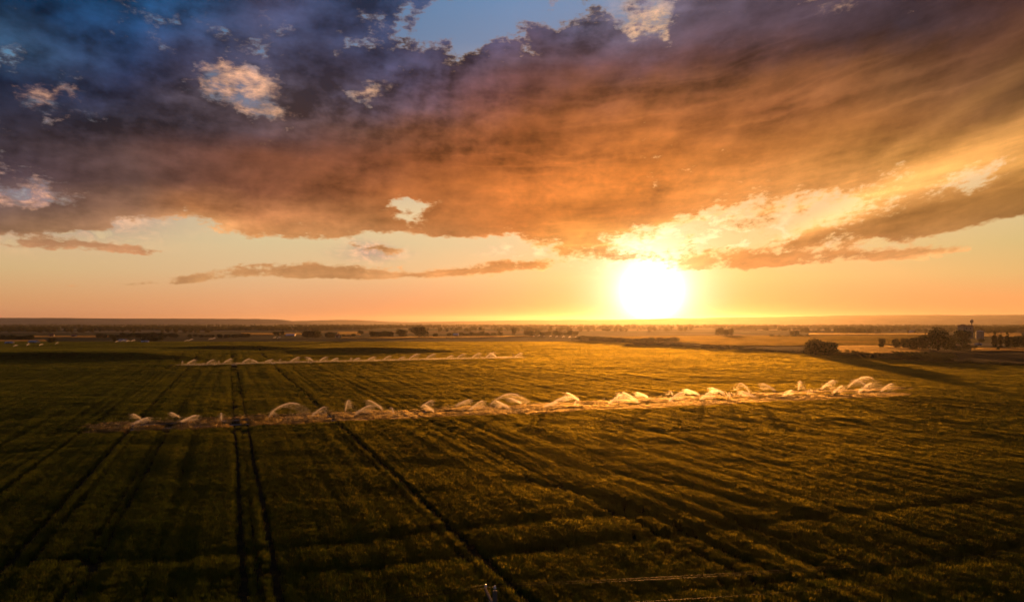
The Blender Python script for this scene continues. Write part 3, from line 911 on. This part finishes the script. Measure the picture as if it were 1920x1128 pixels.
# sprays out by the field's far edge
EDGE = [(216, 644), (226, 643.5), (236, 643), (246, 642.5), (346, 642), (354, 641), (391, 638.5), (397, 638), (512, 635.5), (520, 636),
        (25, 652), (50, 650.5), (74, 650), (104, 648),
        (998, 632.5), (1008, 632), (1018, 633), (1030, 633), (1042, 633), (1054, 634), (1066, 634), (1078, 634)]
for i, (px, py) in enumerate(EDGE):
    where = ('white line of sprays far left' if i < 4 else 'bright pair of plumes by the far edge' if i < 6 else 'small far pair left of the tramlines' if i < 8
             else 'far pair below the clumped trees' if i < 10 else 'faint row at the far left edge' if i < 14 else 'bright far row left of the sun')
    k = i - (0 if i < 4 else 4 if i < 6 else 6 if i < 8 else 8 if i < 10 else 10 if i < 14 else 14)
    sprinkler(gp(px, py), 'streak' if i % 2 else 'dash', R(rng.uniform(-20, 30)), 1.0 if i < 10 else .8,
              f"tiny sprinkler spray, {ordinal(k)} from left in the {where}", 'sprinklers beyond the farther run')

# fine drifting drops over the wet strip
def mist(runs, n, sx, sy, r0, r1, cut):
    t = rng.random(n); k = rng.integers(0, len(runs), n)
    P = np.array([q_[0] for q_ in runs])[k]; Q = np.array([q_[1] for q_ in runs])[k]
    xy = P + (Q - P) * t[:, None]
    x = xy[:, 0] + rng.normal(0, sx, n); y = xy[:, 1] + rng.normal(0, sy, n)
    kp = fbm(x / 9.0, y / 5.0, 61, 3) > cut
    x, y = x[kp], y[kp]; n = len(x)
    z = zf(x, y) + 0.45 + rng.power(0.6, n) * 1.1
    c = np.stack([x, y, z], -1); s = rng.uniform(r0, r1, n)[:, None]
    u = rng.normal(0, 1, (n, 3)); w = rng.normal(0, 1, (n, 3))
    u /= np.linalg.norm(u, axis=1)[:, None]; w /= np.linalg.norm(w, axis=1)[:, None]
    v = np.stack([c + u * s, c - u * s * .5 + w * s, c - u * s * .5 - w * s], 1).reshape(-1, 3)
    tag(link('water_mist', mesh_np('water_mist', v, np.arange(3 * n).reshape(-1, 3)), M_WATER), kind='stuff')


mist([(A0, A1), (B0, B1)], 110000, 3.2, 2.6, .012, .045, .44)
mist([(F0, F1)], 90000, 2.2, 2.2, .03, .08, .34)


# ------------------------------------------------------------------ trees
def leaf_cloud(name, lobes, n, leaf, mat, seed, shell=0.55):
    """A crown of loose leaf sprays spread through several lobes (cx, cy, cz, rx, ry, rz)."""
    r = np.random.default_rng(seed)
    vol = np.array([l[3] * l[4] * l[5] for l in lobes]) ** 0.75; pick = r.choice(len(lobes), n, p=vol / vol.sum())
    Lb = np.array(lobes)[pick]
    d_ = r.normal(0, 1, (n, 3)); d_ /= np.linalg.norm(d_, axis=1)[:, None]
    rad = np.where(r.random(n) < 0.65, r.uniform(0.72, 1.06, n), r.power(1.6, n))
    bumpy = 0.78 + 0.5 * fbm(np.arctan2(d_[:, 1], d_[:, 0]) * 2.2 + seed, d_[:, 2] * 3.0 + pick * 7.0, seed, 3)
    c = Lb[:, :3] + d_ * Lb[:, 3:] * (rad * bumpy)[:, None]
    hole = fbm(c[:, 0] * .9 + c[:, 1] * .4, c[:, 2] * 1.1 + c[:, 1] * .3, seed + 3, 3) > 0.33
    c = c[hole]; n = len(c)
    c[:, 2] = np.maximum(c[:, 2], 0.05)
    s = r.uniform(.55, 1.25, n)[:, None] * leaf
    a = r.normal(0, 1, (n, 3)); a /= np.linalg.norm(a, axis=1)[:, None]
    b_ = r.normal(0, 1, (n, 3)); b_ -= (b_ * a).sum(1)[:, None] * a; b_ /= np.linalg.norm(b_, axis=1)[:, None]
    v = np.stack([c - a * s, c + b_ * s * .55, c + a * s, c - b_ * s * .55], 1).reshape(-1, 3)
    me = mesh_np(name, v, np.arange(4 * n).reshape(-1, 4)); me.materials.append(mat)
    return me


def trunk_mesh(h, r0, limbs, seed):
    r = random.Random(seed)
    bm = bmesh.new()
    add_tube(bm, [(0, 0, -.3), (r.uniform(-.1, .1), r.uniform(-.1, .1), h * .45), (r.uniform(-.25, .25), r.uniform(-.2, .2), h)], [r0, r0 * .75, r0 * .3], 8)
    for i in range(limbs):
        a = 2 * math.pi * i / limbs + r.uniform(-.4, .4); z0 = h * r.uniform(.42, .8); l = h * r.uniform(.35, .6)
        add_tube(bm, [(0, 0, z0), (math.cos(a) * l * .5, math.sin(a) * l * .5, z0 + l * .45), (math.cos(a) * l * .85, math.sin(a) * l * .85, z0 + l * .95)], [r0 * .45, r0 * .28, r0 * .08], 6)
    me = bpy.data.meshes.new('trunk'); bm.to_mesh(me); bm.free(); me.materials.append(M_BARK)
    return me


def round_lobes(seed, h, w, trunk=.02):
    """Lobes of an irregular broad crown, h tall and w wide."""
    r = random.Random(seed); L = []
    for i in range(9):
        a = r.uniform(0, 6.283); q_ = r.uniform(.05, .30) * w; zz = r.uniform(trunk + .18, .82) * h
        k = 1 - abs(zz / h - .55) * .9
        L.append((math.cos(a) * q_ * k * 1.1, math.sin(a) * q_ * k * 1.1, zz, r.uniform(.20, .30) * w, r.uniform(.20, .30) * w, r.uniform(.14, .20) * h))
    L.append((0, 0, h * .56, w * .36, w * .36, h * .34))
    L.append((w * .12, 0, h * .25, w * .34, w * .32, h * .20))
    return L


# prototypes, each 1 unit = 1 m: height about 10
PROTO = {}
for i in range(4):
    PROTO['round', i] = (leaf_cloud('crown', round_lobes(i + 1, 10, 10), 3400, .38, M_LEAF if i % 2 else M_LEAF2, 20 + i), trunk_mesh(6.5, .32, 5, i))
for i in range(2):
    PROTO['tall', i] = (leaf_cloud('crown', round_lobes(i + 11, 10, 7, .12), 2800, .36, M_LEAF2, 40 + i), trunk_mesh(7, .28, 5, 10 + i))
for i in range(2):
    lob = [(random.uniform(-.15, .15), random.uniform(-.15, .15), z_, .95 - abs(z_ - 4.2) * .11, .95 - abs(z_ - 4.2) * .11, 1.3) for z_ in np.linspace(1.4, 9.0, 8)]
    PROTO['poplar', i] = (leaf_cloud('crown', lob, 1700, .22, M_LEAF, 60 + i), trunk_mesh(8.2, .20, 3, 20 + i))
for i in range(4):
    rb = random.Random(70 + i)
    lob = [(rb.uniform(-3.4, 3.4), rb.uniform(-1.6, 1.6), rb.uniform(.9, 3.0), rb.uniform(1.0, 2.2), rb.uniform(1.0, 1.8), rb.uniform(.9, 1.7)) for _ in range(9)]
    PROTO['bush', i] = (leaf_cloud('foliage', lob, 2000, .20, M_LEAF2 if i % 2 else M_LEAF, 70 + i), trunk_mesh(2.2, .12, 5, 30 + i))


def tree(px, py, hp, wp, kind, label, group=None, name='tree', cat='tree', idx_=None, z=None):
    """Tree whose foot shows at (px, py) and that measures hp by wp pixels in the photo."""
    x, y = gp(px, py)
    m_ = y / FPX
    i = idx_ if idx_ is not None else rng.integers(0, 4 if kind in ('round', 'bush') else 2)
    H, W = {'round': (10, 10.5), 'tall': (10, 7.4), 'poplar': (10.2, 2.0), 'bush': (4.3, 9.0)}[kind]
    sx, sz = 1.22 * wp * m_ / W, 1.18 * hp * m_ / H
    r = empty(name, (x, y, z1(x, y)), label, cat, group, float(rng.uniform(-.5, .5)) if kind == 'bush' else float(rng.uniform(0, 6.28)), (sx, sx, sz))
    me, tk = PROTO[kind, int(i)]
    link('foliage' if kind == 'bush' else 'crown', me, None, r)
    link('stem' if kind == 'bush' else 'trunk', tk, None, r)
    return r


T = 'trees by the farmyard'
tree(1654, 652, 17, 12, 'tall', 'lone slim tree standing apart in the gold stubble left of the farmyard trees')
tree(1680, 653.5, 18, 15, 'tall', 'small tree touching its twin, left one of the pair beside the farmyard clump', T)
tree(1695, 653.5, 18, 12, 'tall', 'small tree touching its twin, right one of the pair beside the farmyard clump', T)
tree(1712, 656, 22, 22, 'round', 'dark rounded tree at the left end of the farmyard clump', T, idx_=0)
tree(1730, 656.5, 26, 26, 'round', 'dark broad tree between the low left tree and the tallest farmyard tree', T, idx_=2)
tree(1759, 657, 38, 46, 'round', 'tallest and broadest dark tree of the farmyard clump', T, idx_=1)
tree(1783, 656, 22, 20, 'round', 'dense dark tree right beside the tallest farmyard tree', T, idx_=3)
tree(1803, 648, 27, 30, 'tall', 'tree with a ragged crown in front of the dark flat-roofed tower building', T)
tree(1800, 657, 14, 26, 'bush', 'low spreading shrub below the ragged tree by the tower building', T, 'bush', 'bush')
tree(1820, 657.5, 12, 20, 'bush', 'dark round shrub at the right end of the farmyard clump', T, 'bush', 'bush')
tree(1841, 641, 8, 14, 'bush', 'light green bush at the foot of the grey silo', T, 'bush', 'bush')
G3 = 'poplars right of the silo'
tree(1865, 653, 28, 9, 'poplar', 'slender poplar right of the silo, leftmost and tallest of three', G3, 'poplar_tree')
tree(1876.5, 653, 26, 9, 'poplar', 'slender poplar right of the silo, the middle of three', G3, 'poplar_tree')
tree(1888, 653, 27, 8, 'poplar', 'slender poplar right of the silo, next to the dark round trees', G3, 'poplar_tree')
tree(1872, 657, 8, 8, 'bush', 'little bush in the bright strip below the poplars', G3, 'bush', 'bush')
tree(1903, 652, 21, 26, 'round', 'dark round tree immediately right of the three poplars', None, idx_=1)
tree(1926, 652, 20, 30, 'round', 'dark round tree cut by the right edge of the photo', None, idx_=3)
tree(1948, 652, 22, 30, 'round', 'dark round tree outside the right edge beyond the poplars', None, idx_=0)
tree(1528, 668, 30, 40, 'round', 'big ragged hedge tree with a long shadow, taller left part', 'hedge trees with the long shadow', idx_=2)
tree(1551, 668, 26, 44, 'round', 'big ragged hedge tree with a long shadow, lower right part', 'hedge trees with the long shadow', idx_=0)

# hedge: bushes along the crop's edge
hx = [p[0] for p in HEDGE]; hy = [p[1] for p in HEDGE]
i = 0
px = 1088.0
while px < 1960:
    py = float(np.interp(px, hx, hy))
    hgt = rng.uniform(6, 9) if px < 1500 else rng.uniform(7, 12) if px < 1640 else rng.uniform(9, 14) if px < 1780 else rng.uniform(5, 8)
    wid = rng.uniform(18, 30)
    sect = ('below the sun' if px < 1300 else 'between the sun and the big hedge tree' if px < 1500 else 'around the big hedge tree' if px < 1600
            else 'in front of the vine rows' if px < 1800 else 'at the far right')
    if i == 0 or sect != last: k = 0
    else: k += 1
    last = sect
    tree(px, py, hgt, wid, 'bush', f"hedge bush {sect}, {ordinal(k)} from left there", 'bushes of the field hedge', 'hedge_bush', 'bush')
    px += wid * rng.uniform(.40, .62)
    i += 1

ROWS = [  # px from, px to, foot py from..to, height range, width range, count, kinds, where
 (2, 60, 637, 637, 7, 10, 9, 14, 7, 'dark row at the far left edge'),
 (92, 102, 643, 643, 9, 11, 9, 11, 2, 'dark pair left of the white line of sprays'),
 (182, 336, 634, 633, 6, 10, 10, 17, 15, 'dark row behind the white line of sprays'),
 (212, 214, 640, 640, 9, 9, 8, 8, 1, 'single dark spot above the white line of sprays'),
 (264, 306, 641, 639, 6, 9, 8, 13, 5, 'low dark row right of the white line of sprays'),
 (350, 402, 632, 632, 4, 6, 8, 14, 5, 'faint low row above the bright plumes'),
 (409, 466, 634, 632, 6, 9, 8, 14, 7, 'dark row left of the bright strip'),
 (512, 532, 628, 628, 6, 7, 8, 11, 3, 'small trio on the bright strip'),
 (572, 600, 633.5, 633, 12, 14, 17, 22, 3, 'thick clump right of the tramlines'),
 (612, 624, 633, 633, 9, 11, 12, 15, 2, 'low end of the thick clump'),
 (640, 668, 631, 630, 3, 5, 8, 10, 3, 'hazy low row in the middle'),
 (672, 680, 626, 626, 6, 6, 7, 8, 2, 'small pair left of the middle row'),
 (694, 736, 631.5, 631.5, 9, 11, 14, 19, 4, 'middle row left of the single round tree'),
 (812, 822, 632, 632, 6, 8, 8, 10, 2, 'low pair right of the big middle tree'),
 (838, 940, 630, 629, 5, 8, 10, 15, 10, 'faint row beside the hazy tall tree'),
 (982, 1086, 629, 629, 6, 10, 12, 17, 10, 'hazy row above the bright far spray'),
 (1108, 1270, 640, 641, 5, 9, 16, 24, 12, 'sun-drowned row under the sun'),
 (1172, 1262, 648, 650, 4, 6, 14, 20, 6, 'blurred hedge trees under the sun'),
 (1340, 1376, 628, 628, 10, 14, 11, 15, 4, 'hazy row right of the sun'),
 (1480, 1497, 629.5, 629.5, 8, 10, 8, 10, 2, 'hazy pair in the gold fields'),
 (1440, 1520, 631, 631, 3, 4, 8, 12, 6, 'low hedge in the gold fields'),
]
for (a, b_, ya, yb, h0, h1, w0, w1, n, where) in ROWS:
    for i in range(n):
        t = (i + .5) / n
        pr_ = f"{ordinal(i)} tree from left in the {where}" if n > 1 else f"small tree, the {where}"
        tree(a + (b_ - a) * t + rng.uniform(-2, 2), ya + (yb - ya) * t + rng.uniform(-.5, .5), rng.uniform(h0, h1), rng.uniform(w0, w1), 'round' if rng.random() < .8 else 'tall',
             pr_, 'distant trees in rows' if n > 1 else None)
tree(753, 632, 14, 19, 'round', 'round dark tree standing alone left of the big middle tree', None, idx_=1)
tree(787, 632.5, 20, 33, 'round', 'big dark tree with a broad crown in the middle distance', None, idx_=2)
tree(964, 628, 15, 11, 'tall', 'hazy tall tree rising above the faint far row', None)
tree(936, 626, 10, 3, 'poplar', 'thin hazy poplar left of the hazy tall tree', None, 'poplar_tree')

# ------------------------------------------------------------------ far woods, one mass
WOOD = [leaf_cloud('wood_crown', round_lobes(i + 31, 9, 11, -.1), 500, .70, M_FARLEAF, 90 + i) for i in range(4)]
WOODO = [bpy.data.objects.new('wood_crown', m_) for m_ in WOOD]
P = []
for (a, b_, ya, yb, dens) in ((1290, 2150, 612, 616, 1800), (1370, 2150, 616, 620, 800), (-250, 700, 614, 619.5, 2000), (-250, 420, 619, 624, 200), (600, 1300, 611.5, 616, 1300), (760, 1300, 617, 622, 160),
                              (1500, 2150, 620, 625, 340), (-250, 2150, 609.8, 612.5, 2600)):
    px = rng.uniform(a, b_, dens); py = rng.uniform(ya, yb, dens)
    kp = fbm(px / 70.0, py / 1.7, 71, 3) > .40
    px, py = px[kp], py[kp]
    Y = CAM_H * FPX / (py - HOR)
    P.append(np.stack([(px - 960) / FPX * Y, Y, np.zeros_like(Y)], -1))
P = np.concatenate(P)
scatter('woodland', P, rng.uniform(0, 6.28, len(P)), rng.uniform(.55, 1.35, len(P)), WOODO)


# ------------------------------------------------------------------ ripe strips among the far fields
def strip(name, poly, clump_mat, spacing, size, n, h0, h1, w):
    """Standing straw or meadow inside a pixel polygon, scattered on the ground."""
    q_ = np.array([gp(*p) for p in poly])
    lo, hi_ = q_.min(0), q_.max(0)
    nx, ny = int((hi_[0] - lo[0]) / spacing) + 1, int((hi_[1] - lo[1]) / spacing) + 1
    gx, gy = np.meshgrid(lo[0] + np.arange(nx) * spacing, lo[1] + np.arange(ny) * spacing)
    p = np.stack([gx.ravel(), gy.ravel()], -1) + rng.uniform(-.5, .5, (nx * ny, 2)) * spacing
    ins = np.zeros(len(p), bool)
    for (ax, ay), (bx, by) in zip(q_, np.roll(q_, -1, 0)):
        c = ((ay > p[:, 1]) != (by > p[:, 1])) & (p[:, 0] < (bx - ax) * (p[:, 1] - ay) / (by - ay + 1e-12) + ax)
        ins ^= c
    p = p[ins]
    pr = [clump(name + '_clump', clump_mat, size, n, h0, h1, w, .3, 300 + i) for i in range(3)]
    scatter(name, np.stack([p[:, 0], p[:, 1], zf(p[:, 0], p[:, 1])], -1), rng.uniform(0, 6.28, len(p)), rng.uniform(.75, 1.2, len(p)), pr)


strip('ripe_wheat', [(1560, 649), (1660, 648), (1740, 656), (1740, 661), (1620, 664), (1572, 663)], M_STUBBLE, 2.2, 3, 130, .5, .95, .16)
strip('ripe_wheat', [(1520, 624.8), (1745, 625), (1745, 628), (1520, 627.5)], M_STUBBLE, 4.5, 6, 160, .5, 1.0, .30)
strip('ripe_wheat', [(1844, 624), (1912, 624), (1912, 631), (1844, 631)], M_STUBBLE, 4.5, 6, 160, .5, 1.0, .30)
strip('ripe_wheat', [(1826, 653), (1980, 653), (1980, 659), (1826, 659)], M_STUBBLE, 2.4, 3, 130, .5, .95, .16)
strip('ripe_wheat', [(62, 630), (200, 629.8), (200, 632.6), (62, 633)], M_STUBBLE, 5, 6, 160, .5, 1.0, .30)
strip('ripe_wheat', [(-60, 638.5), (82, 637.5), (82, 640.5), (-60, 641.5)], M_STUBBLE, 3.5, 5, 160, .5, 1.0, .24)
strip('ripe_wheat', [(455, 624.6), (562, 624.6), (562, 627.6), (455, 628)], M_STUBBLE, 5, 6, 160, .5, 1.0, .30)
strip('ripe_wheat', [(636, 622.5), (672, 622.5), (672, 628), (636, 628)], M_STUBBLE, 5, 6, 160, .5, 1.0, .30)
strip('ripe_wheat', [(642, 633), (760, 632), (860, 630.5), (1000, 629.8), (1000, 631.2), (760, 634.5), (642, 635.5)], M_STUBBLE, 4, 5, 160, .5, 1.0, .24)
strip('meadow', [(1130, 631.5), (1290, 630), (1745, 629), (1700, 646), (1560, 648), (1360, 648), (1250, 640)], M_GREENFIELD, 4.0, 5, 150, .4, .8, .22)

# ------------------------------------------------------------------ vine rows right of the hedge tree
for i in range(13):
    px = 1672 + i * 9.0
    p0, p1 = gp(px, 661.2 + i * .25), gp(px + 16, 668.5 + i * .42)
    bm = bmesh.new()
    n = 10
    for k in range(n):
        t = k / (n - 1); x = p0[0] + (p1[0] - p0[0]) * t; y = p0[1] + (p1[1] - p0[1]) * t
        add_tube(bm, [(x, y, 0), (x, y, 1.5)], .04, 5)
    me0 = leaf_cloud('vine_foliage', [(p0[0] + (p1[0] - p0[0]) * t, p0[1] + (p1[1] - p0[1]) * t, 1.05, .5, 1.6, .6) for t in np.linspace(0, 1, 26)], 1500, .16, M_LEAF, 500 + i)
    r = bm_obj('vine_row', bm, M_WOOD)
    tag(r, f"{ordinal(i)} vine row from the left, between the hedge and the farmyard trees", 'vine row', 'vine rows by the hedge')
    link('foliage', me0, None, r)


# ------------------------------------------------------------------ buildings
def house(px, py, wpx, hpx, label, wall=M_PLASTER, roof=M_TILE, rz=0.0, depth=None, n_win=2, name='farmhouse', cat='house', gable=.45):
    x, y = gp(px, py); m_ = y / FPX
    w, h = wpx * m_, hpx * m_; dp = depth or w * .65
    wh = h * (1 - gable)
    root = empty(name, (x, y, z1(x, y)), label, cat, 'far farm buildings', rz)
    bm = bmesh.new()
    v = [bm.verts.new(c) for c in ((-w / 2, -dp / 2, 0), (w / 2, -dp / 2, 0), (w / 2, dp / 2, 0), (-w / 2, dp / 2, 0),
                                   (-w / 2, -dp / 2, wh), (w / 2, -dp / 2, wh), (w / 2, dp / 2, wh), (-w / 2, dp / 2, wh), (-w / 2, 0, h - .05), (w / 2, 0, h - .05))]
    for f in ((0, 1, 5, 4), (2, 3, 7, 6), (1, 2, 6, 9, 5), (3, 0, 4, 8, 7), (0, 3, 2, 1)): bm.faces.new([v[i] for i in f])
    bm_obj('wall', bm, wall, root)
    bm = bmesh.new()
    o_ = .35; t = .14
    for sgn in (-1, 1):
        e0 = Vector((0, sgn * (dp / 2 + o_), wh - o_ * (h - wh) / (dp / 2))); r0 = Vector((0, 0, h))
        q_ = [bm.verts.new((sx * (w / 2 + o_), e.y, e.z + dz_)) for dz_ in (0.02, t + .02) for sx, e in ((-1, e0), (1, e0), (1, r0), (-1, r0))]
        for f in ((0, 1, 2, 3), (4, 5, 6, 7), (0, 1, 5, 4), (1, 2, 6, 5), (2, 3, 7, 6), (3, 0, 4, 7)): bm.faces.new([q_[i] for i in f])
    bmesh.ops.recalc_face_normals(bm, faces=bm.faces)
    rf = bm_obj('roof', bm, roof, root)
    bm = bmesh.new(); add_box(bm, (w * .3, dp * .12, h + .3), (.7, .7, 1.5)); bm_obj('chimney', bm, M_TILE, rf)
    bm = bmesh.new(); add_box(bm, (0, -dp / 2 - .03, 1.05), (1.1, .10, 2.1)); bm_obj('door', bm, M_DOOR, root)
    for k in range(n_win):
        wx_ = (-1 if k % 2 else 1) * w * (.22 + .13 * (k // 2))
        bm = bmesh.new(); add_box(bm, (wx_, -dp / 2 - .02, wh * .58), (1.3, .10, 1.3)); wo_ = bm_obj('window', bm, M_GLASS, root)
        bm = bmesh.new()
        for zz in (-.72, .72): add_box(bm, (wx_, -dp / 2 - .05, wh * .58 + zz), (1.6, .16, .14))
        bm_obj('frame', bm, M_PLASTER, wo_)
    return root


house(97, 631, 8, 5, 'small pale farmhouse in front of the far left wood, left of its neighbour', rz=.3)
house(139, 631.5, 8, 5, 'small pale farmhouse in front of the far left wood, right of its neighbour', rz=-.2)
house(18, 645, 13, 5, 'low white barn at the far left edge of the field', roof=M_SHEET, rz=.15, name='barn', cat='barn')
house(64, 643.5, 16, 5.5, 'long low barn with a pale roof beside the dark pair of trees', roof=M_SHEET, rz=-.1, name='barn', cat='barn')
house(231, 641, 14, 5, 'low shed with a pale roof right of the single dark spot', roof=M_SHEET, name='shed', cat='shed')
house(272, 642.5, 12, 4, 'low shed among the dark trees right of the white sprays', roof=M_SHEET, rz=.4, name='shed', cat='shed')
house(545, 630, 16, 4, 'long pale barn left of the thick clump of trees', roof=M_SHEET, rz=.1, name='barn', cat='barn')
house(633, 632.5, 7, 6, 'small house right of the thick clump of trees', rz=-.3)
house(855, 630, 10, 5, 'small bright-roofed house in the faint middle row', roof=M_SHEET)
house(1711, 624, 11, 4.5, 'far barn with a pale roof at the foot of the right wood', roof=M_SHEET, name='barn', cat='barn')
house(1834, 647, 10, 4, 'low shed below the grey silo', roof=M_SHEET, name='shed', cat='shed')

# dark flat-roofed tower building
x, y = gp(1810, 634); m_ = y / FPX
w, h = 19 * m_, 25 * m_
root = empty('tower_building', (x, y, 0), 'tall dark flat-roofed building rising behind the ragged farmyard tree', 'building', rz=.12)
bm = bmesh.new(); add_box(bm, (0, 0, h * .46), (w, w * .8, h * .92), bevel=.08); bm_obj('wall', bm, M_GREYWALL, root)
bm = bmesh.new(); add_box(bm, (0, 0, h * .96), (w * 1.10, w * .9, h * .078), bevel=.1); rf = bm_obj('roof', bm, M_TILE, root)
bm = bmesh.new(); add_box(bm, (-w * .2, .5, h * 1.02), (w * .25, w * .25, h * .05)); bm_obj('roof_hatch', bm, M_GREYWALL, rf)
for k in range(2):
    for r_ in range(3):
        bm = bmesh.new(); add_box(bm, (w * (-.22 + .44 * k), -w * .4 - .02, h * (.25 + .24 * r_)), (1.6, .12, 2.0)); wi = bm_obj('window', bm, M_GLASS, root)
        bm = bmesh.new(); add_box(bm, (w * (-.22 + .44 * k), -w * .4 - .06, h * (.25 + .24 * r_) - 1.1), (2.0, .25, .16)); bm_obj('sill', bm, M_PLASTER, wi)
# silo
x, y = gp(1837.5, 636); m_ = y / FPX
w, h = 13 * m_, 17 * m_
root = empty('silo', (x, y, 0), 'grey round silo with a low cone roof beside the tower building', 'silo')
bm = bmesh.new(); add_tube(bm, [(0, 0, 0), (0, 0, h * .9)], w / 2, 28); bm_obj('wall', bm, M_GREYWALL, root, smooth=False)
bm = bmesh.new(); add_tube(bm, [(0, 0, h * .9), (0, 0, h)], [w * .53, .4], 28); bm_obj('roof', bm, M_SHEET, root)
bm = bmesh.new()
for k in range(6): add_tube(bm, [(0, 0, h * (.12 + .13 * k)), (0, 0, h * (.12 + .13 * k) + .12)], w / 2 + .08, 28)
bm_obj('hoop', bm, M_STEEL, root)
bm = bmesh.new()
for sx in (-.25, .25): add_tube(bm, [(sx, -w / 2 - .25, 0), (sx, -w / 2 - .25, h * .92)], .04, 6)
for k in range(30): add_tube(bm, [(-.25, -w / 2 - .25, .4 + k * h * .03), (.25, -w / 2 - .25, .4 + k * h * .03)], .025, 5)
bm_obj('ladder', bm, M_STEEL, root)
# water tower
x, y = gp(1822, 632); m_ = y / FPX
h = 33 * m_
root = empty('water_tower', (x, y, 0), 'slim water tower with a small round tank above the flat-roofed building', 'water tower')
bm = bmesh.new(); add_tube(bm, [(0, 0, 0), (0, 0, h * .84)], [1.1, .55], 14); bm_obj('column', bm, M_GREYWALL, root)
bm = bmesh.new(); add_tube(bm, [(0, 0, h * .80), (0, 0, h * .85), (0, 0, h * .94), (0, 0, h)], [.6, 2.0, 2.2, .5], 18); bm_obj('tank', bm, M_GREYWALL, root)

# ------------------------------------------------------------------ near power line
PX, PY = (928 - 960) / FPX * 31.7, 31.7
PTOP = 9.55
LAZ = R(77)
ld = Vector((math.sin(LAZ), math.cos(LAZ), 0)); cd = Vector((-ld.y, ld.x, 0))      # cd points away from the viewer
root = empty('utility_pole', (PX, PY, z1(PX, PY)), 'wooden utility pole with a crossarm rising at the bottom edge of the photo', 'utility pole')
zb = z1(PX, PY)
bm = bmesh.new(); add_tube(bm, [(0, 0, -.8), (0, 0, 4.5), (0, 0, PTOP - zb)], [.17, .145, .11], 14); bm_obj('pole', bm, M_WOOD, root, smooth=True)
zc = PTOP - .5 - zb
bm = bmesh.new(); add_box(bm, (ld.x * -.16, ld.y * -.16, zc), (3.0, .11, .13), rz=math.atan2(cd.y, cd.x), bevel=.012); arm = bm_obj('crossarm', bm, M_WOOD, root)
bm = bmesh.new()
for sgn in (-1, 1):
    a = Vector((ld.x * -.16, ld.y * -.16, zc - .02)) + cd * (.75 * sgn); add_tube(bm, [a, (ld.x * -.10, ld.y * -.10, zc - .75)], .018, 6)
bm_obj('brace', bm, M_STEEL, root)


def insulator(p, parent):
    bm = bmesh.new()
    add_tube(bm, [p, p + Vector((0, 0, .09)), p + Vector((0, 0, .10)), p + Vector((0, 0, .15)), p + Vector((0, 0, .16)), p + Vector((0, 0, .24))], [.03, .035, .075, .06, .055, .035], 12)
    bm_obj('insulator', bm, M_PORC, parent, smooth=True)
    return p + Vector((0, 0, .2))


base = Vector((PX, PY, zb))
att = [insulator(Vector((ld.x * -.16, ld.y * -.16, zc + .065)) + cd * 1.42, arm), insulator(Vector((0, 0, PTOP - zb)), root), insulator(Vector((ld.x * -.16, ld.y * -.16, zc + .065)) - cd * 1.42, arm)]
names = ['power line wire on the far end of the crossarm, uppermost of three', 'power line wire on the pole top, the middle of three', 'power line wire on the near end of the crossarm, lowest of three']
for a, nm in zip(att, names):
    p = base + a
    bm = bmesh.new()
    for sgn in (-1, 1):
        pts = []
        for k in range(37):
            t = k / 36
            q_ = p + ld * (58 * t * sgn); q_.z -= 4 * .75 * t * (1 - t)
            pts.append(q_)
        add_tube(bm, pts, .006, 6)
    tag(bm_obj('power_line_wire', bm, M_WIRE, smooth=True), nm, 'wire', 'power line wires')


# ------------------------------------------------------------------ the hazy evening air
bmh = bmesh.new()
add_box(bmh, (0, 6000, 69.0), (30000, 22000, 158.0))
M_HAZE, q = new_mat('haze')
pv = q.node('ShaderNodeVolumePrincipled')
pv.inputs['Color'].default_value = (0.92, 0.88, 0.82, 1)
pv.inputs['Density'].default_value = 3.5e-5
pv.inputs['Anisotropy'].default_value = 0.76
o_ = q.node('ShaderNodeOutputMaterial'); q.put(o_.inputs['Volume'], pv.outputs[0])
tag(bm_obj('haze', bmh, M_HAZE), kind='stuff')
